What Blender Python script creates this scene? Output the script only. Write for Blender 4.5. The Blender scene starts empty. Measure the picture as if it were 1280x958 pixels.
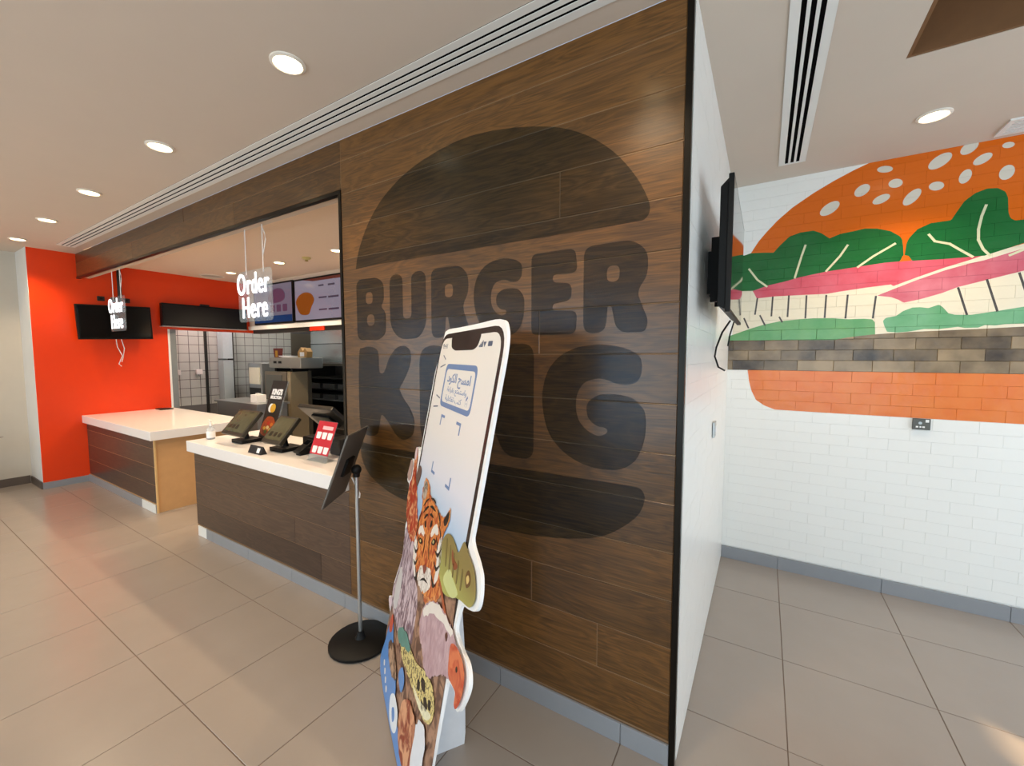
import bpy, bmesh, math, random
from mathutils import Vector, Matrix
random.seed(7)
SC = bpy.context.scene
COL = SC.collection

# ------------------------------------------------------------------ camera
YAW, PITCH, ROLL = .5494, .066, -.0003
CAM = Vector((.2521, -1.6357, 1.6291))
_F = Vector((-math.sin(YAW), math.cos(YAW), 0)); _R = Vector((math.cos(YAW), math.sin(YAW), 0)); _U = Vector((0, 0, 1))
_F2 = _F * math.cos(PITCH) - _U * math.sin(PITCH); _U2 = _U * math.cos(PITCH) + _F * math.sin(PITCH)
_R3 = _R * math.cos(ROLL) + _U2 * math.sin(ROLL); _U3 = _U2 * math.cos(ROLL) - _R * math.sin(ROLL)
cd = bpy.data.cameras.new('camera'); cam = bpy.data.objects.new('camera', cd); COL.objects.link(cam)
cd.sensor_fit = 'HORIZONTAL'; cd.sensor_width = 36; cd.lens = 514.95 / 1280 * 36; cd.clip_start = .02
cam.matrix_world = Matrix(((_R3.x, _U3.x, -_F2.x, CAM.x), (_R3.y, _U3.y, -_F2.y, CAM.y), (_R3.z, _U3.z, -_F2.z, CAM.z), (0, 0, 0, 1)))
SC.camera = cam

# ------------------------------------------------------------------ world, daylight, exposure
W = bpy.data.worlds.new('world'); SC.world = W; W.use_nodes = True
bg = W.node_tree.nodes['Background']; bg.inputs[0].default_value = (.62, .78, 1.0, 1); bg.inputs[1].default_value = .7
SC.view_settings.view_transform = 'Standard'; SC.view_settings.look = 'None'
SC.view_settings.exposure = 0.02; SC.view_settings.gamma = 1; SC.view_settings.use_curve_mapping = False

def area_light(name, loc, rot, sx, sy, power, col):
    l = bpy.data.lights.new(name, 'AREA'); l.shape = 'RECTANGLE'; l.size = sx; l.size_y = sy; l.energy = power; l.color = col
    o = bpy.data.objects.new(name, l); COL.objects.link(o); o.location = loc; o.rotation_euler = rot
    return o
DAY = (.76, .89, 1.0)
# area lamps as daylight in three added, unseen shop windows behind the photographer
for i, wx in enumerate((-5.3, -2.0, 1.3)):
    area_light('window_daylight', (wx, -4.72, 1.35), (math.radians(90), 0, 0), 2.7, 2.2, 78, DAY)
sun = bpy.data.lights.new('sun', 'SUN'); sun.energy = 17; sun.angle = .02; sun.color = (1, .66, .36)
# area lamps before two added, unseen blinds, standing in for daylight
area_light('blind_daylight', (3.53, -2.55, 1.45), (0, math.radians(90), 0), 2.2, 3.1, 36, DAY)
area_light('blind_daylight', (3.53, .65, 1.45), (0, math.radians(90), 0), 2.2, 2.4, 44, DAY)
so = bpy.data.objects.new('sun', sun); COL.objects.link(so)
so.rotation_euler = Vector((-.84 * math.cos(.38), .54 * math.cos(.38), -math.sin(.38))).to_track_quat('-Z', 'Y').to_euler()
WARM = (1.0, .75, .49)
SPOT_W = 54

# ------------------------------------------------------------------ helpers
def lin(h):
    if isinstance(h, str):
        h = h.lstrip('#'); h = [int(h[i:i + 2], 16) / 255 for i in (0, 2, 4)]
        h = [c / 12.92 if c <= .04045 else ((c + .055) / 1.055) ** 2.4 for c in h]
    return (h[0], h[1], h[2], 1)

def mat(name, col, rough=.5, metal=0, var=.06, scale=30, bump=0, bscale=200, emit=None, estr=1, coat=0, alpha=1, spec=.5):
    m = bpy.data.materials.new(name); m.use_nodes = True
    nt = m.node_tree; N = nt.nodes; L = nt.links; b = N['Principled BSDF']
    b.inputs['Roughness'].default_value = rough; b.inputs['Metallic'].default_value = metal
    b.inputs['Coat Weight'].default_value = coat; b.inputs['Specular IOR Level'].default_value = spec
    b.inputs['Alpha'].default_value = alpha
    c = lin(col)
    geo = N.new('ShaderNodeNewGeometry')
    nz = N.new('ShaderNodeTexNoise'); nz.inputs['Scale'].default_value = scale; nz.inputs['Detail'].default_value = 3
    L.new(geo.outputs['Position'], nz.inputs['Vector'])
    mx = N.new('ShaderNodeMix'); mx.data_type = 'RGBA'
    L.new(nz.outputs['Fac'], mx.inputs['Factor'])
    mx.inputs['A'].default_value = tuple(max(0, x * (1 - var)) for x in c[:3]) + (1,)
    mx.inputs['B'].default_value = tuple(min(1, x * (1 + var)) for x in c[:3]) + (1,)
    L.new(mx.outputs['Result'], b.inputs['Base Color'])
    if emit:
        b.inputs['Emission Color'].default_value = lin(emit); b.inputs['Emission Strength'].default_value = estr
    if bump:
        n2 = N.new('ShaderNodeTexNoise'); n2.inputs['Scale'].default_value = bscale; n2.inputs['Detail'].default_value = 4
        L.new(geo.outputs['Position'], n2.inputs['Vector'])
        bp = N.new('ShaderNodeBump'); bp.inputs['Strength'].default_value = bump; bp.inputs['Distance'].default_value = .01
        L.new(n2.outputs['Fac'], bp.inputs['Height']); L.new(bp.outputs['Normal'], b.inputs['Normal'])
    return m

def film(name, tint, col, fac, rough):
    m = bpy.data.materials.new(name); m.use_nodes = True
    nt = m.node_tree; N = nt.nodes; L = nt.links; b = N['Principled BSDF']; out = N['Material Output']
    b.inputs['Base Color'].default_value = lin(col); b.inputs['Roughness'].default_value = rough
    t = N.new('ShaderNodeBsdfTransparent'); t.inputs[0].default_value = lin(tint)
    nz = N.new('ShaderNodeTexNoise'); nz.inputs['Scale'].default_value = 9
    mp = N.new('ShaderNodeMapRange'); mp.inputs['To Min'].default_value = fac - .05; mp.inputs['To Max'].default_value = fac + .05
    L.new(nz.outputs['Fac'], mp.inputs['Value'])
    ms = N.new('ShaderNodeMixShader'); L.new(mp.outputs['Result'], ms.inputs[0]); L.new(t.outputs[0], ms.inputs[1]); L.new(b.outputs[0], ms.inputs[2])
    L.new(ms.outputs[0], out.inputs[0])
    return m

def wood_mat(name, dark, mid, light, rough=.42):
    m = bpy.data.materials.new(name); m.use_nodes = True
    nt = m.node_tree; N = nt.nodes; L = nt.links; b = N['Principled BSDF']
    geo = N.new('ShaderNodeNewGeometry'); oi = N.new('ShaderNodeObjectInfo')
    k = N.new('ShaderNodeVectorMath'); k.operation = 'SCALE'; k.inputs[0].default_value = (37.0, 11.0, 23.0); L.new(oi.outputs['Random'], k.inputs['Scale'])
    ad = N.new('ShaderNodeVectorMath'); L.new(geo.outputs['Position'], ad.inputs[0]); L.new(k.outputs[0], ad.inputs[1])
    mp = N.new('ShaderNodeMapping'); mp.inputs['Scale'].default_value = (1.1, 7, 7); L.new(ad.outputs[0], mp.inputs['Vector'])
    n1 = N.new('ShaderNodeTexNoise'); n1.inputs['Scale'].default_value = 1.6; n1.inputs['Detail'].default_value = 4; n1.inputs['Distortion'].default_value = .7
    L.new(mp.outputs[0], n1.inputs['Vector'])
    rg = N.new('ShaderNodeMath'); rg.operation = 'MULTIPLY'; rg.inputs[1].default_value = 16; L.new(n1.outputs['Fac'], rg.inputs[0])
    fr = N.new('ShaderNodeMath'); fr.operation = 'PINGPONG'; fr.inputs[1].default_value = 1; L.new(rg.outputs[0], fr.inputs[0])
    mp2 = N.new('ShaderNodeMapping'); mp2.inputs['Scale'].default_value = (3, 110, 110); L.new(ad.outputs[0], mp2.inputs['Vector'])
    n2 = N.new('ShaderNodeTexNoise'); n2.inputs['Scale'].default_value = 2; n2.inputs['Detail'].default_value = 3; L.new(mp2.outputs[0], n2.inputs['Vector'])
    a = N.new('ShaderNodeMath'); a.operation = 'MULTIPLY_ADD'; a.inputs[1].default_value = .27; L.new(fr.outputs[0], a.inputs[0])
    a2 = N.new('ShaderNodeMath'); a2.operation = 'MULTIPLY'; a2.inputs[1].default_value = .8; L.new(n2.outputs['Fac'], a2.inputs[0]); L.new(a2.outputs[0], a.inputs[2])
    rv = N.new('ShaderNodeMath'); rv.operation = 'MULTIPLY_ADD'; rv.inputs[1].default_value = .36; rv.inputs[2].default_value = -.14; L.new(oi.outputs['Random'], rv.inputs[0])
    sm = N.new('ShaderNodeMath'); L.new(a.outputs[0], sm.inputs[0]); L.new(rv.outputs[0], sm.inputs[1])
    cr = N.new('ShaderNodeValToRGB'); e = cr.color_ramp.elements
    e[0].position = .15; e[0].color = lin(dark); e[1].position = .95; e[1].color = lin(light)
    x = cr.color_ramp.elements.new(.5); x.color = lin(mid)
    L.new(sm.outputs[0], cr.inputs[0]); L.new(cr.outputs[0], b.inputs['Base Color'])
    b.inputs['Roughness'].default_value = rough; b.inputs['Coat Weight'].default_value = .25; b.inputs['Coat Roughness'].default_value = .16
    bp = N.new('ShaderNodeBump'); bp.inputs['Strength'].default_value = .12; bp.inputs['Distance'].default_value = .004
    L.new(a.outputs[0], bp.inputs['Height']); L.new(bp.outputs['Normal'], b.inputs['Normal'])
    return m

class MB:
    def __init__(s): s.bm = bmesh.new()
    def box(s, x0, x1, y0, y1, z0, z1, M=None):
        r = bmesh.ops.create_cube(s.bm, size=1)['verts']
        T = Matrix.Translation(((x0 + x1) / 2, (y0 + y1) / 2, (z0 + z1) / 2)) @ Matrix.Diagonal((x1 - x0, y1 - y0, z1 - z0, 1))
        bmesh.ops.transform(s.bm, matrix=(M @ T) if M else T, verts=r); return s
    def cyl(s, p0, p1, r0, r1=None, seg=20, M=None):
        p0, p1 = Vector(p0), Vector(p1); d = p1 - p0
        r = bmesh.ops.create_cone(s.bm, cap_ends=True, segments=seg, radius1=r0, radius2=r0 if r1 is None else r1, depth=d.length)['verts']
        T = Matrix.Translation((p0 + p1) / 2) @ d.to_track_quat('Z', 'Y').to_matrix().to_4x4()
        bmesh.ops.transform(s.bm, matrix=(M @ T) if M else T, verts=r); return s
    def sph(s, c, r, sc=(1, 1, 1), seg=16, M=None):
        v = bmesh.ops.create_uvsphere(s.bm, u_segments=seg, v_segments=seg // 2, radius=r)['verts']
        T = Matrix.Translation(c) @ Matrix.Diagonal((*sc, 1))
        bmesh.ops.transform(s.bm, matrix=(M @ T) if M else T, verts=v); return s
    def lathe(s, prof, c=(0, 0, 0), seg=28, M=None):
        rows = []
        for r, z in prof:
            rows.append([s.bm.verts.new((M or Matrix()) @ Vector((c[0] + r * math.cos(2 * math.pi * i / seg), c[1] + r * math.sin(2 * math.pi * i / seg), c[2] + z))) for i in range(seg)])
        for a, b in zip(rows, rows[1:]):
            for i in range(seg): s.bm.faces.new((a[i], a[(i + 1) % seg], b[(i + 1) % seg], b[i]))
        s.bm.faces.new(list(reversed(rows[0]))); s.bm.faces.new(rows[-1]); return s
    def tube(s, pts, r, seg=8):
        pts = [Vector(p) for p in pts]; rows = []
        for i, p in enumerate(pts):
            d = (pts[min(i + 1, len(pts) - 1)] - pts[max(i - 1, 0)]).normalized()
            q = d.to_track_quat('Z', 'Y')
            rows.append([s.bm.verts.new(p + q @ Vector((r * math.cos(2 * math.pi * j / seg), r * math.sin(2 * math.pi * j / seg), 0))) for j in range(seg)])
        for a, b in zip(rows, rows[1:]):
            for j in range(seg): s.bm.faces.new((a[j], a[(j + 1) % seg], b[(j + 1) % seg], b[j]))
        s.bm.faces.new(list(reversed(rows[0]))); s.bm.faces.new(rows[-1]); return s
    def prism(s, poly, d, M=None):
        M = M or Matrix()
        a = [s.bm.verts.new(M @ Vector((x, y, 0))) for x, y in poly]; b = [s.bm.verts.new(M @ Vector((x, y, d))) for x, y in poly]
        s.bm.faces.new(list(reversed(a))); s.bm.faces.new(b)
        for i in range(len(a)): s.bm.faces.new((a[i], a[(i + 1) % len(a)], b[(i + 1) % len(a)], b[i]))
        return s
    def build(s, name, m, parent=None, bevel=0, smooth=False, world=False):
        bmesh.ops.recalc_face_normals(s.bm, faces=s.bm.faces)
        if bevel: bmesh.ops.bevel(s.bm, geom=list(s.bm.edges), offset=bevel, segments=2, profile=.5, affect='EDGES', clamp_overlap=True)
        me = bpy.data.meshes.new(name); s.bm.to_mesh(me); s.bm.free()
        return link(name, me, m, parent, smooth, world)

def link(name, me, m, parent=None, smooth=False, world=False, M=None):
    if m is not None and not me.materials: me.materials.append(m)
    if smooth:
        for p in me.polygons: p.use_smooth = True
        try: me.set_sharp_from_angle(angle=math.radians(40))
        except Exception: pass
    o = bpy.data.objects.new(name, me); COL.objects.link(o)
    if M is not None: o.matrix_basis = M
    if parent is not None:
        o.parent = parent
        if world: o.matrix_parent_inverse = pmat(parent).inverted()
    return o
def pmat(p):
    M = Matrix.LocRotScale(p.location, p.rotation_euler, p.scale)
    return pmat(p.parent) @ p.matrix_parent_inverse @ M if p.parent else M
def thing(name, label, cat, loc=(0, 0, 0), rotz=0, group=None, rot=None):
    o = bpy.data.objects.new(name, None); COL.objects.link(o); o.empty_display_size = .1
    o.location = loc; o.rotation_euler = rot or (0, 0, rotz)
    return tag(o, label, cat, group)
def tag(o, label, cat, group=None):
    o['label'] = label; o['category'] = cat
    if group: o['group'] = group
    return o
def struct(o, label=None):
    o['kind'] = 'structure'
    if label: o['label'] = label
    return o
def dup(root, loc, label=None):
    r = root.copy(); COL.objects.link(r); r.location = loc
    if label: r['label'] = label
    for ch in root.children:
        c = ch.copy(); COL.objects.link(c); c.parent = r
        for g in ch.children:
            d = g.copy(); COL.objects.link(d); d.parent = c
    return r
def spline_smooth(pts, n=6):
    out = []; N = len(pts)
    for i in range(N):
        p0, p1, p2, p3 = [Vector(pts[(i + k) % N]) for k in (-1, 0, 1, 2)]
        for j in range(n):
            t = j / n
            v = .5 * ((2 * p1) + (p2 - p0) * t + (2 * p0 - 5 * p1 + 4 * p2 - p3) * t * t + (3 * p1 - p0 - 3 * p2 + p3) * t ** 3)
            out.append((v.x, v.y))
    return out
def round_poly(pts, r, n=5):
    out = []; N = len(pts)
    for i in range(N):
        p0, p, p2 = Vector(pts[i - 1]), Vector(pts[i]), Vector(pts[(i + 1) % N])
        a, b = (p0 - p), (p2 - p); rr = min(r, a.length * .48, b.length * .48)
        A, B = p + a.normalized() * rr, p + b.normalized() * rr
        for j in range(n + 1):
            t = j / n; q = A * (1 - t) ** 2 + p * 2 * t * (1 - t) + B * t * t; out.append((q.x, q.y))
    return out
def rrect(x0, y0, x1, y1, r): return round_poly([(x0, y0), (x1, y0), (x1, y1), (x0, y1)], r, 6)
def flat(name, polys, m, M, depth=.0005, parent=None, world=True):
    """2D outlines (holes by even-odd) filled in the plane M, a little thick"""
    cu = bpy.data.curves.new(name, 'CURVE'); cu.dimensions = '2D'; cu.fill_mode = 'BOTH'; cu.extrude = depth / 2
    for poly in polys:
        sp = cu.splines.new('POLY'); sp.points.add(len(poly) - 1); sp.use_cyclic_u = True
        for q, (x, y) in zip(sp.points, poly): q.co = (x, y, 0, 1)
    tmp = bpy.data.objects.new(name, cu); me = bpy.data.meshes.new_from_object(tmp)
    bpy.data.objects.remove(tmp); bpy.data.curves.remove(cu)
    me.materials.clear(); me.transform(M @ Matrix.Translation((0, 0, depth / 2)))
    return link(name, me, m, parent, world=world)
def text(name, body, size, m, M, depth=.0005, parent=None, world=True, bold=0, align='CENTER', width=None, tube=0, space=1):
    cu = bpy.data.curves.new(name, 'FONT'); cu.body = body; cu.size = size; cu.align_x = align; cu.align_y = 'CENTER'; cu.extrude = depth / 2; cu.offset = bold
    cu.space_character = space
    if tube: cu.fill_mode = 'NONE'; cu.extrude = 0; cu.bevel_depth = tube; cu.bevel_resolution = 2; cu.resolution_u = 5
    tmp = bpy.data.objects.new(name, cu); me = bpy.data.meshes.new_from_object(tmp)
    bpy.data.objects.remove(tmp); bpy.data.curves.remove(cu)
    me.materials.clear()
    if width and len(me.vertices):
        xs = [v.co.x for v in me.vertices]; w = max(xs) - min(xs)
        if w > 0: me.transform(Matrix.Diagonal((width / w, 1, 1, 1)))
    me.transform(M @ Matrix.Translation((0, 0, depth / 2)))
    return link(name, me, m, parent, world=world)
def plane(o, ex, ey):
    ex, ey = Vector(ex).normalized(), Vector(ey).normalized(); ez = ex.cross(ey); o = Vector(o)
    return Matrix(((ex.x, ey.x, ez.x, o.x), (ex.y, ey.y, ez.y, o.y), (ex.z, ey.z, ez.z, o.z), (0, 0, 0, 1)))
PIECE = {}
def piece_mesh(w, h, d, ch, m):
    key = (round(w, 4), round(h, 4), round(d, 4), ch, m.name)
    if key not in PIECE:
        v = []; f = []
        for (ww, hh, z) in ((w / 2, h / 2, 0), (w / 2, h / 2, d - ch), (w / 2 - ch, h / 2 - ch, d)):
            v += [(-ww, -hh, z), (ww, -hh, z), (ww, hh, z), (-ww, hh, z)]
        f = [(3, 2, 1, 0), (8, 9, 10, 11)]
        for k in (0, 4):
            for i in range(4): f.append((k + i, k + (i + 1) % 4, k + 4 + (i + 1) % 4, k + 4 + i))
        me = bpy.data.meshes.new('piece'); me.from_pydata(v, [], f); me.materials.append(m); PIECE[key] = me
    return PIECE[key]
def piece(parent, name, c, n, w, h, d, ch, m):
    """slab w x h x d whose back centre is c; n = outward axis"""
    fr = {'z': ((1, 0, 0), (0, 1, 0)), '-y': ((1, 0, 0), (0, 0, 1)), 'x': ((0, 1, 0), (0, 0, 1)), '-x': ((0, -1, 0), (0, 0, 1))}[n]
    return link(name, piece_mesh(w, h, d, ch, m), None, parent, M=plane(c, *fr))

XO, H, YM, KC = -7.216, 2.9145, 2.0405, 2.83      # orange wall, ceiling, mural wall, kitchen ceiling
XL, XR, YB = -7.75, 3.6, -4.6                      # far left wall, right wall, window wall behind the camera
OPX, BZ = -1.957, 2.625                            # right edge of the serving opening, underside of its beam

# ------------------------------------------------------------------ materials
M_ceil = mat('ceiling paint', '#CDC0B2', .9, var=.02, scale=6)
M_white = mat('white paint', '#E4E4E0', .55, var=.02)
M_grey = mat('grey skirting tile', '#8E9196', .35, var=.05, scale=12)
M_lgrey = mat('pale plaster', '#C4BEB2', .8, var=.04, scale=8)
M_tile = mat('beige porcelain tile', '#9A9189', .24, var=.05, scale=5, bump=.02, bscale=60)
M_grout = mat('grout', '#6B5A4C', .9)
M_wood = wood_mat('oak planks', '#32200F', '#533717', '#775025', .33)
M_edge_hl = mat('pale plank joint', '#8A6B4C', .7)  # pale core in the gaps stands for the highlight on plank edges
M_woodd = wood_mat('dark counter planks', '#2E2018', '#443126', '#5A4434')
M_dark = mat('black metal trim', '#17140F', .28, metal=.6, var=.1)
M_blk = mat('black plastic', '#0B0B0B', .5, var=.1, spec=.25)
M_screen = mat('black glass screen', '#05070A', .06, var=.1)
M_orange = mat('orange red wall paint', '#E83E02', .32, var=.03, scale=3)
M_top = mat('white solid surface', '#EFEDEC', .18, var=.015)
M_mdf = mat('bare fibreboard', '#C69A68', .75, var=.08, scale=14)
M_steel = mat('brushed steel', '#B9BDBE', .32, metal=.85, var=.08, scale=40)
M_dsteel = mat('dark steel', '#3A3A38', .4, metal=.6, var=.15)
M_wtile = mat('white wall tile', '#CCD2CE', .2, var=.05, scale=4)
M_wgrout = mat('grey tile grout', '#6E6F70', .9)
M_brown = mat('brown coffer lining', '#74502F', .6, var=.1)
M_card = mat('white card', '#F1F0EF', .6, var=.01)

# ------------------------------------------------------------------ floor
floor = struct(MB().box(-9.2, XR + .1, YB - .1, 4.3, -.1, -.002).build('floor', M_grout), 'beige porcelain tiled floor with thin dark joints')
gx0, gy0, T = .389, -.28, .6
def cuts(a, b, o):
    k = math.ceil((a - o) / T - 1e-6); r = [a]
    while o + k * T < b - .02:
        if o + k * T > a + .02: r.append(o + k * T)
        k += 1
    return r + [b]
for x0, x1 in zip(cuts(XL, XR, gx0), cuts(XL, XR, gx0)[1:]):
    for y0, y1 in zip(cuts(YB, YM, gy0), cuts(YB, YM, gy0)[1:]):
        if y0 > .35 and x1 < .1 and not (-5.2 < x0 < -4.0 and y0 < 1.8): continue     # under the kitchen
        piece(floor, 'tile', ((x0 + x1) / 2, (y0 + y1) / 2, -.012), 'z', x1 - x0 - .004, y1 - y0 - .004, .012, .0012, M_tile)
kf = MB().box(-9.0, -5.3, .36, 4.2, -.002, -.0005).box(-4.0, -.2, .36, 4.2, -.002, -.0005).build('kitchen_tiles', M_tile, floor)

# ------------------------------------------------------------------ ceiling
cm = MB()
for b in ((XL, .73, YB, 0), (.73, XR, YB, -1.6), (2.6, XR, -1.6, .86), (0, .73, 0, YM), (.73, XR, .86, YM)): cm.box(*b, H, H + .12)
cm.box(XL - .1, XO, 0, .3, H, H + .12)
ceiling = struct(cm.build('ceiling', M_ceil), 'warm white plaster ceiling over the dining side')
cof = MB().box(.731, .745, -1.599, .859, H + .002, H + .5).box(2.585, 2.599, -1.599, .859, H + .002, H + .5).box(.745, 2.585, .845, .859, H + .002, H + .5).box(.745, 2.585, -1.599, -1.585, H + .002, H + .5).box(.731, 2.599, -1.599, .859, H + .5, H + .52)
cof.build('coffer', M_brown, ceiling)['label'] = 'brown lined recess in the ceiling'
struct(MB().box(-9.2, -.01, .12, 4.3, KC, KC + .1).build('ceiling_kitchen', mat('kitchen ceiling paint', '#EAD6C2', .85, var=.02)), 'kitchen ceiling behind the serving opening')

# ------------------------------------------------------------------ wood wall with planks, beam
ROW = [.0965 + .1925 * k for k in range(15)] + [H]
def planks(parent, rows, x0, x1, y, joints={}, m=M_wood, seed=1):
    rnd = random.Random(seed)
    for z0, z1 in rows:
        js = [j for j in joints.get(round((z0 + z1) / 2, 2), []) if x0 + .1 < j < x1 - .1]
        if not js:
            j = x0 + rnd.uniform(.6, 3.4)
            while j < x1 - .25: js.append(j); j += rnd.uniform(1.9, 2.4)
        xs = [x0] + js + [x1]
        for a, b in zip(xs, xs[1:]):
            piece(parent, 'plank', ((a + b) / 2, y + .012, (z0 + z1) / 2), '-y', b - a - .0028, z1 - z0 - .0028, .012 - rnd.uniform(0, .0009), .0019, m)
wall_mid = struct(MB().box(OPX, -.022, .0028, .12, 0, H).build('wall_middle', M_edge_hl), 'dark oak plank wall carrying the big dark logo')
rowsW = list(zip(ROW, ROW[1:]))
planks(wall_mid, rowsW, OPX + .001, -.021, 0, {.58: [-.643], .39: [-.322], 1.73: [-.607], .19: [-1.35], .96: [-1.2], 1.15: [-.9]}, seed=3)
beam = struct(MB().box(XO, OPX, .0028, .12, BZ + .012, H).build('wall_beam', M_edge_hl), 'oak clad beam above the serving opening')
planks(beam, [(BZ + .002, ROW[14]), (ROW[14], H)], XO + .002, OPX, 0, seed=9)
MB().box(XO, OPX, .03, .12, BZ, BZ + .012).build('soffit', M_ceil, beam)
# black metal frame round the opening, black corner trim
MB().box(XO, OPX, -.004, .03, BZ - .022, BZ).box(OPX - .022, OPX, -.004, .03, .87, BZ - .022).build('trim_1', M_dark)['kind'] = 'structure'
MB().box(-.021, .002, -.004, .02, 0, H).build('trim_2', M_dark, bevel=.0008)['kind'] = 'structure'
# the serving opening's right jamb
MB().box(OPX - .004, OPX, .03, .12, .87, BZ - .022).build('trim_3', M_dark)['kind'] = 'structure'

# ------------------------------------------------------------------ logo on the wood
MW = plane((0, -.0008, 0), (1, 0, 0), (0, 0, 1))
M_logo = bpy.data.materials.new('dark tinted logo film'); M_logo.use_nodes = True
_n = M_logo.node_tree.nodes; _l = M_logo.node_tree.links; _t = _n.new('ShaderNodeBsdfTransparent')
_z = _n.new('ShaderNodeTexNoise'); _z.inputs['Scale'].default_value = 5; _m = _n.new('ShaderNodeMix'); _m.data_type = 'RGBA'
_m.inputs['A'].default_value = (.76, .81, .86, 1); _m.inputs['B'].default_value = (.79, .835, .88, 1)
_l.new(_z.outputs['Fac'], _m.inputs['Factor']); _l.new(_m.outputs['Result'], _t.inputs[0]); _l.new(_t.outputs[0], _n['Material Output'].inputs[0])
logo = thing('wall_logo', 'large dark burger shaped logo reading BURGER KING on the oak planks', 'logo', (-.98, 0, .785))
def lg(name, polys):
    return flat(name, polys, M_logo, MW, .0006, logo)
TB = [(-1.834, 2.15), (-1.803, 2.25), (-1.713, 2.394), (-1.572, 2.52), (-1.36, 2.619), (-1.08, 2.672), (-.837, 2.663), (-.576, 2.606), (-.406, 2.529), (-.279, 2.426), (-.191, 2.313), (-.143, 2.216), (-.139, 2.17), (-.162, 2.143), (-.3, 2.143)]
def open_smooth(pts, n=6): return spline_smooth([pts[0]] * 2 + pts + [pts[-1]] * 2, n)
lg('bun_top', [round_poly([(-1.836, 2.143)] + [p for p in open_smooth(TB[:-1]) if p[1] > 2.143 and p[0] > -1.8365], .004, 1)])
BB = [(-1.834, 1.095), (-1.82, 1.0), (-1.75, .91), (-1.6, .84), (-1.45, .81), (-1.2, .792), (-.93, .785), (-.617, .801), (-.402, .839), (-.28, .886), (-.168, .98), (-.134, 1.06), (-.15, 1.1), (-.193, 1.106)]
lg('bun_bottom', [round_poly([(-1.836, 1.106)] + [p for p in open_smooth(BB) if p[1] < 1.107 and p[0] > -1.8365], .004, 1)])
GK = [(-.155, 1.592), (-.169, 1.631), (-.215, 1.656), (-.285, 1.673), (-.358, 1.674), (-.435, 1.661), (-.508, 1.625), (-.563, 1.561), (-.588, 1.477), (-.587, 1.393), (-.565, 1.305), (-.519, 1.238), (-.45, 1.189), (-.371, 1.163), (-.301, 1.158), (-.229, 1.17), (-.172, 1.215), (-.143, 1.287), (-.135, 1.35), (-.14, 1.406), (-.16, 1.436), (-.194, 1.463), (-.258, 1.473), (-.324, 1.468), (-.368, 1.441), (-.381, 1.407), (-.37, 1.365), (-.335, 1.338), (-.298, 1.332), (-.289, 1.318), (-.304, 1.303), (-.334, 1.297), (-.379, 1.316), (-.415, 1.356), (-.429, 1.41), (-.423, 1.466), (-.394, 1.513), (-.344, 1.533), (-.295, 1.531), (-.259, 1.518), (-.218, 1.513), (-.178, 1.523), (-.159, 1.552)]
KK = [(-1.821, 1.653), (-1.789, 1.676), (-1.736, 1.684), (-1.684, 1.673), (-1.656, 1.64), (-1.652, 1.542), (-1.612, 1.534), (-1.569, 1.612), (-1.511, 1.67), (-1.448, 1.684), (-1.405, 1.661), (-1.396, 1.612), (-1.417, 1.552), (-1.46, 1.484), (-1.488, 1.444), (-1.455, 1.389), (-1.402, 1.331), (-1.378, 1.266), (-1.39, 1.198), (-1.445, 1.161), (-1.5, 1.166), (-1.547, 1.205), (-1.595, 1.259), (-1.64, 1.285), (-1.66, 1.22), (-1.68, 1.17), (-1.74, 1.152), (-1.80, 1.17), (-1.832, 1.22), (-1.834, 1.45)]
lg('letter_k', [spline_smooth(KK, 4)])
lg('letter_i', [rrect(-1.335, 1.152, -1.125, 1.684, .1)])
lg('letter_n', [round_poly([(-1.075, 1.152), (-1.075, 1.684), (-.93, 1.684), (-.80, 1.42), (-.80, 1.684), (-.634, 1.684), (-.634, 1.152), (-.79, 1.152), (-.91, 1.39), (-.91, 1.152)], .06)])
lg('letter_g', [spline_smooth(GK, 4)])
def gl(x0, x1, pts, r, z0=1.722, z1=2.078): return round_poly([(x0 + (x1 - x0) * a, z0 + (z1 - z0) * b) for a, b in pts], r)
def hole(x0, x1, a0, b0, a1, b1, r=.03, z0=1.722, z1=2.078): return rrect(x0 + (x1 - x0) * a0, z0 + (z1 - z0) * b0, x0 + (x1 - x0) * a1, z0 + (z1 - z0) * b1, r)
lg('letter_b', [gl(-1.835, -1.588, [(0, 0), (0, 1), (.72, 1), (.95, .9), (.95, .62), (.84, .53), (1, .43), (1, .1), (.78, 0)], .05), hole(-1.835, -1.588, .33, .585, .57, .78), hole(-1.835, -1.588, .36, .23, .62, .415)])
lg('letter_u', [gl(-1.552, -1.28, [(0, .2), (0, 1), (.37, 1), (.37, .31), (.61, .31), (.61, 1), (1, 1), (1, .2), (.8, 0), (.25, 0)], .05)])
RP = [(0, 0), (0, 1), (.78, 1), (1, .86), (1, .6), (.84, .44), (1.02, .12), (.98, 0), (.55, 0), (.46, .3), (.4, .3), (.37, 0)]
lg('letter_r', [gl(-1.243, -1.0, RP, .045), hole(-1.243, -1.0, .38, .57, .6, .76)])
lg('letter_g', [spline_smooth([(-.966 + (x + .589) / .454 * .283, 1.722 + (z - 1.158) / .516 * .356) for x, z in GK], 4)])
lg('letter_e', [gl(-.647, -.427, [(0, 0), (0, 1), (.95, 1), (1, .72), (.48, .72), (.48, .63), (.88, .6), (.88, .4), (.48, .37), (.48, .29), (1, .27), (.97, 0)], .03)])
lg('letter_r', [gl(-.4, -.14, RP, .045), hole(-.4, -.14, .38, .57, .58, .75)])

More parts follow.
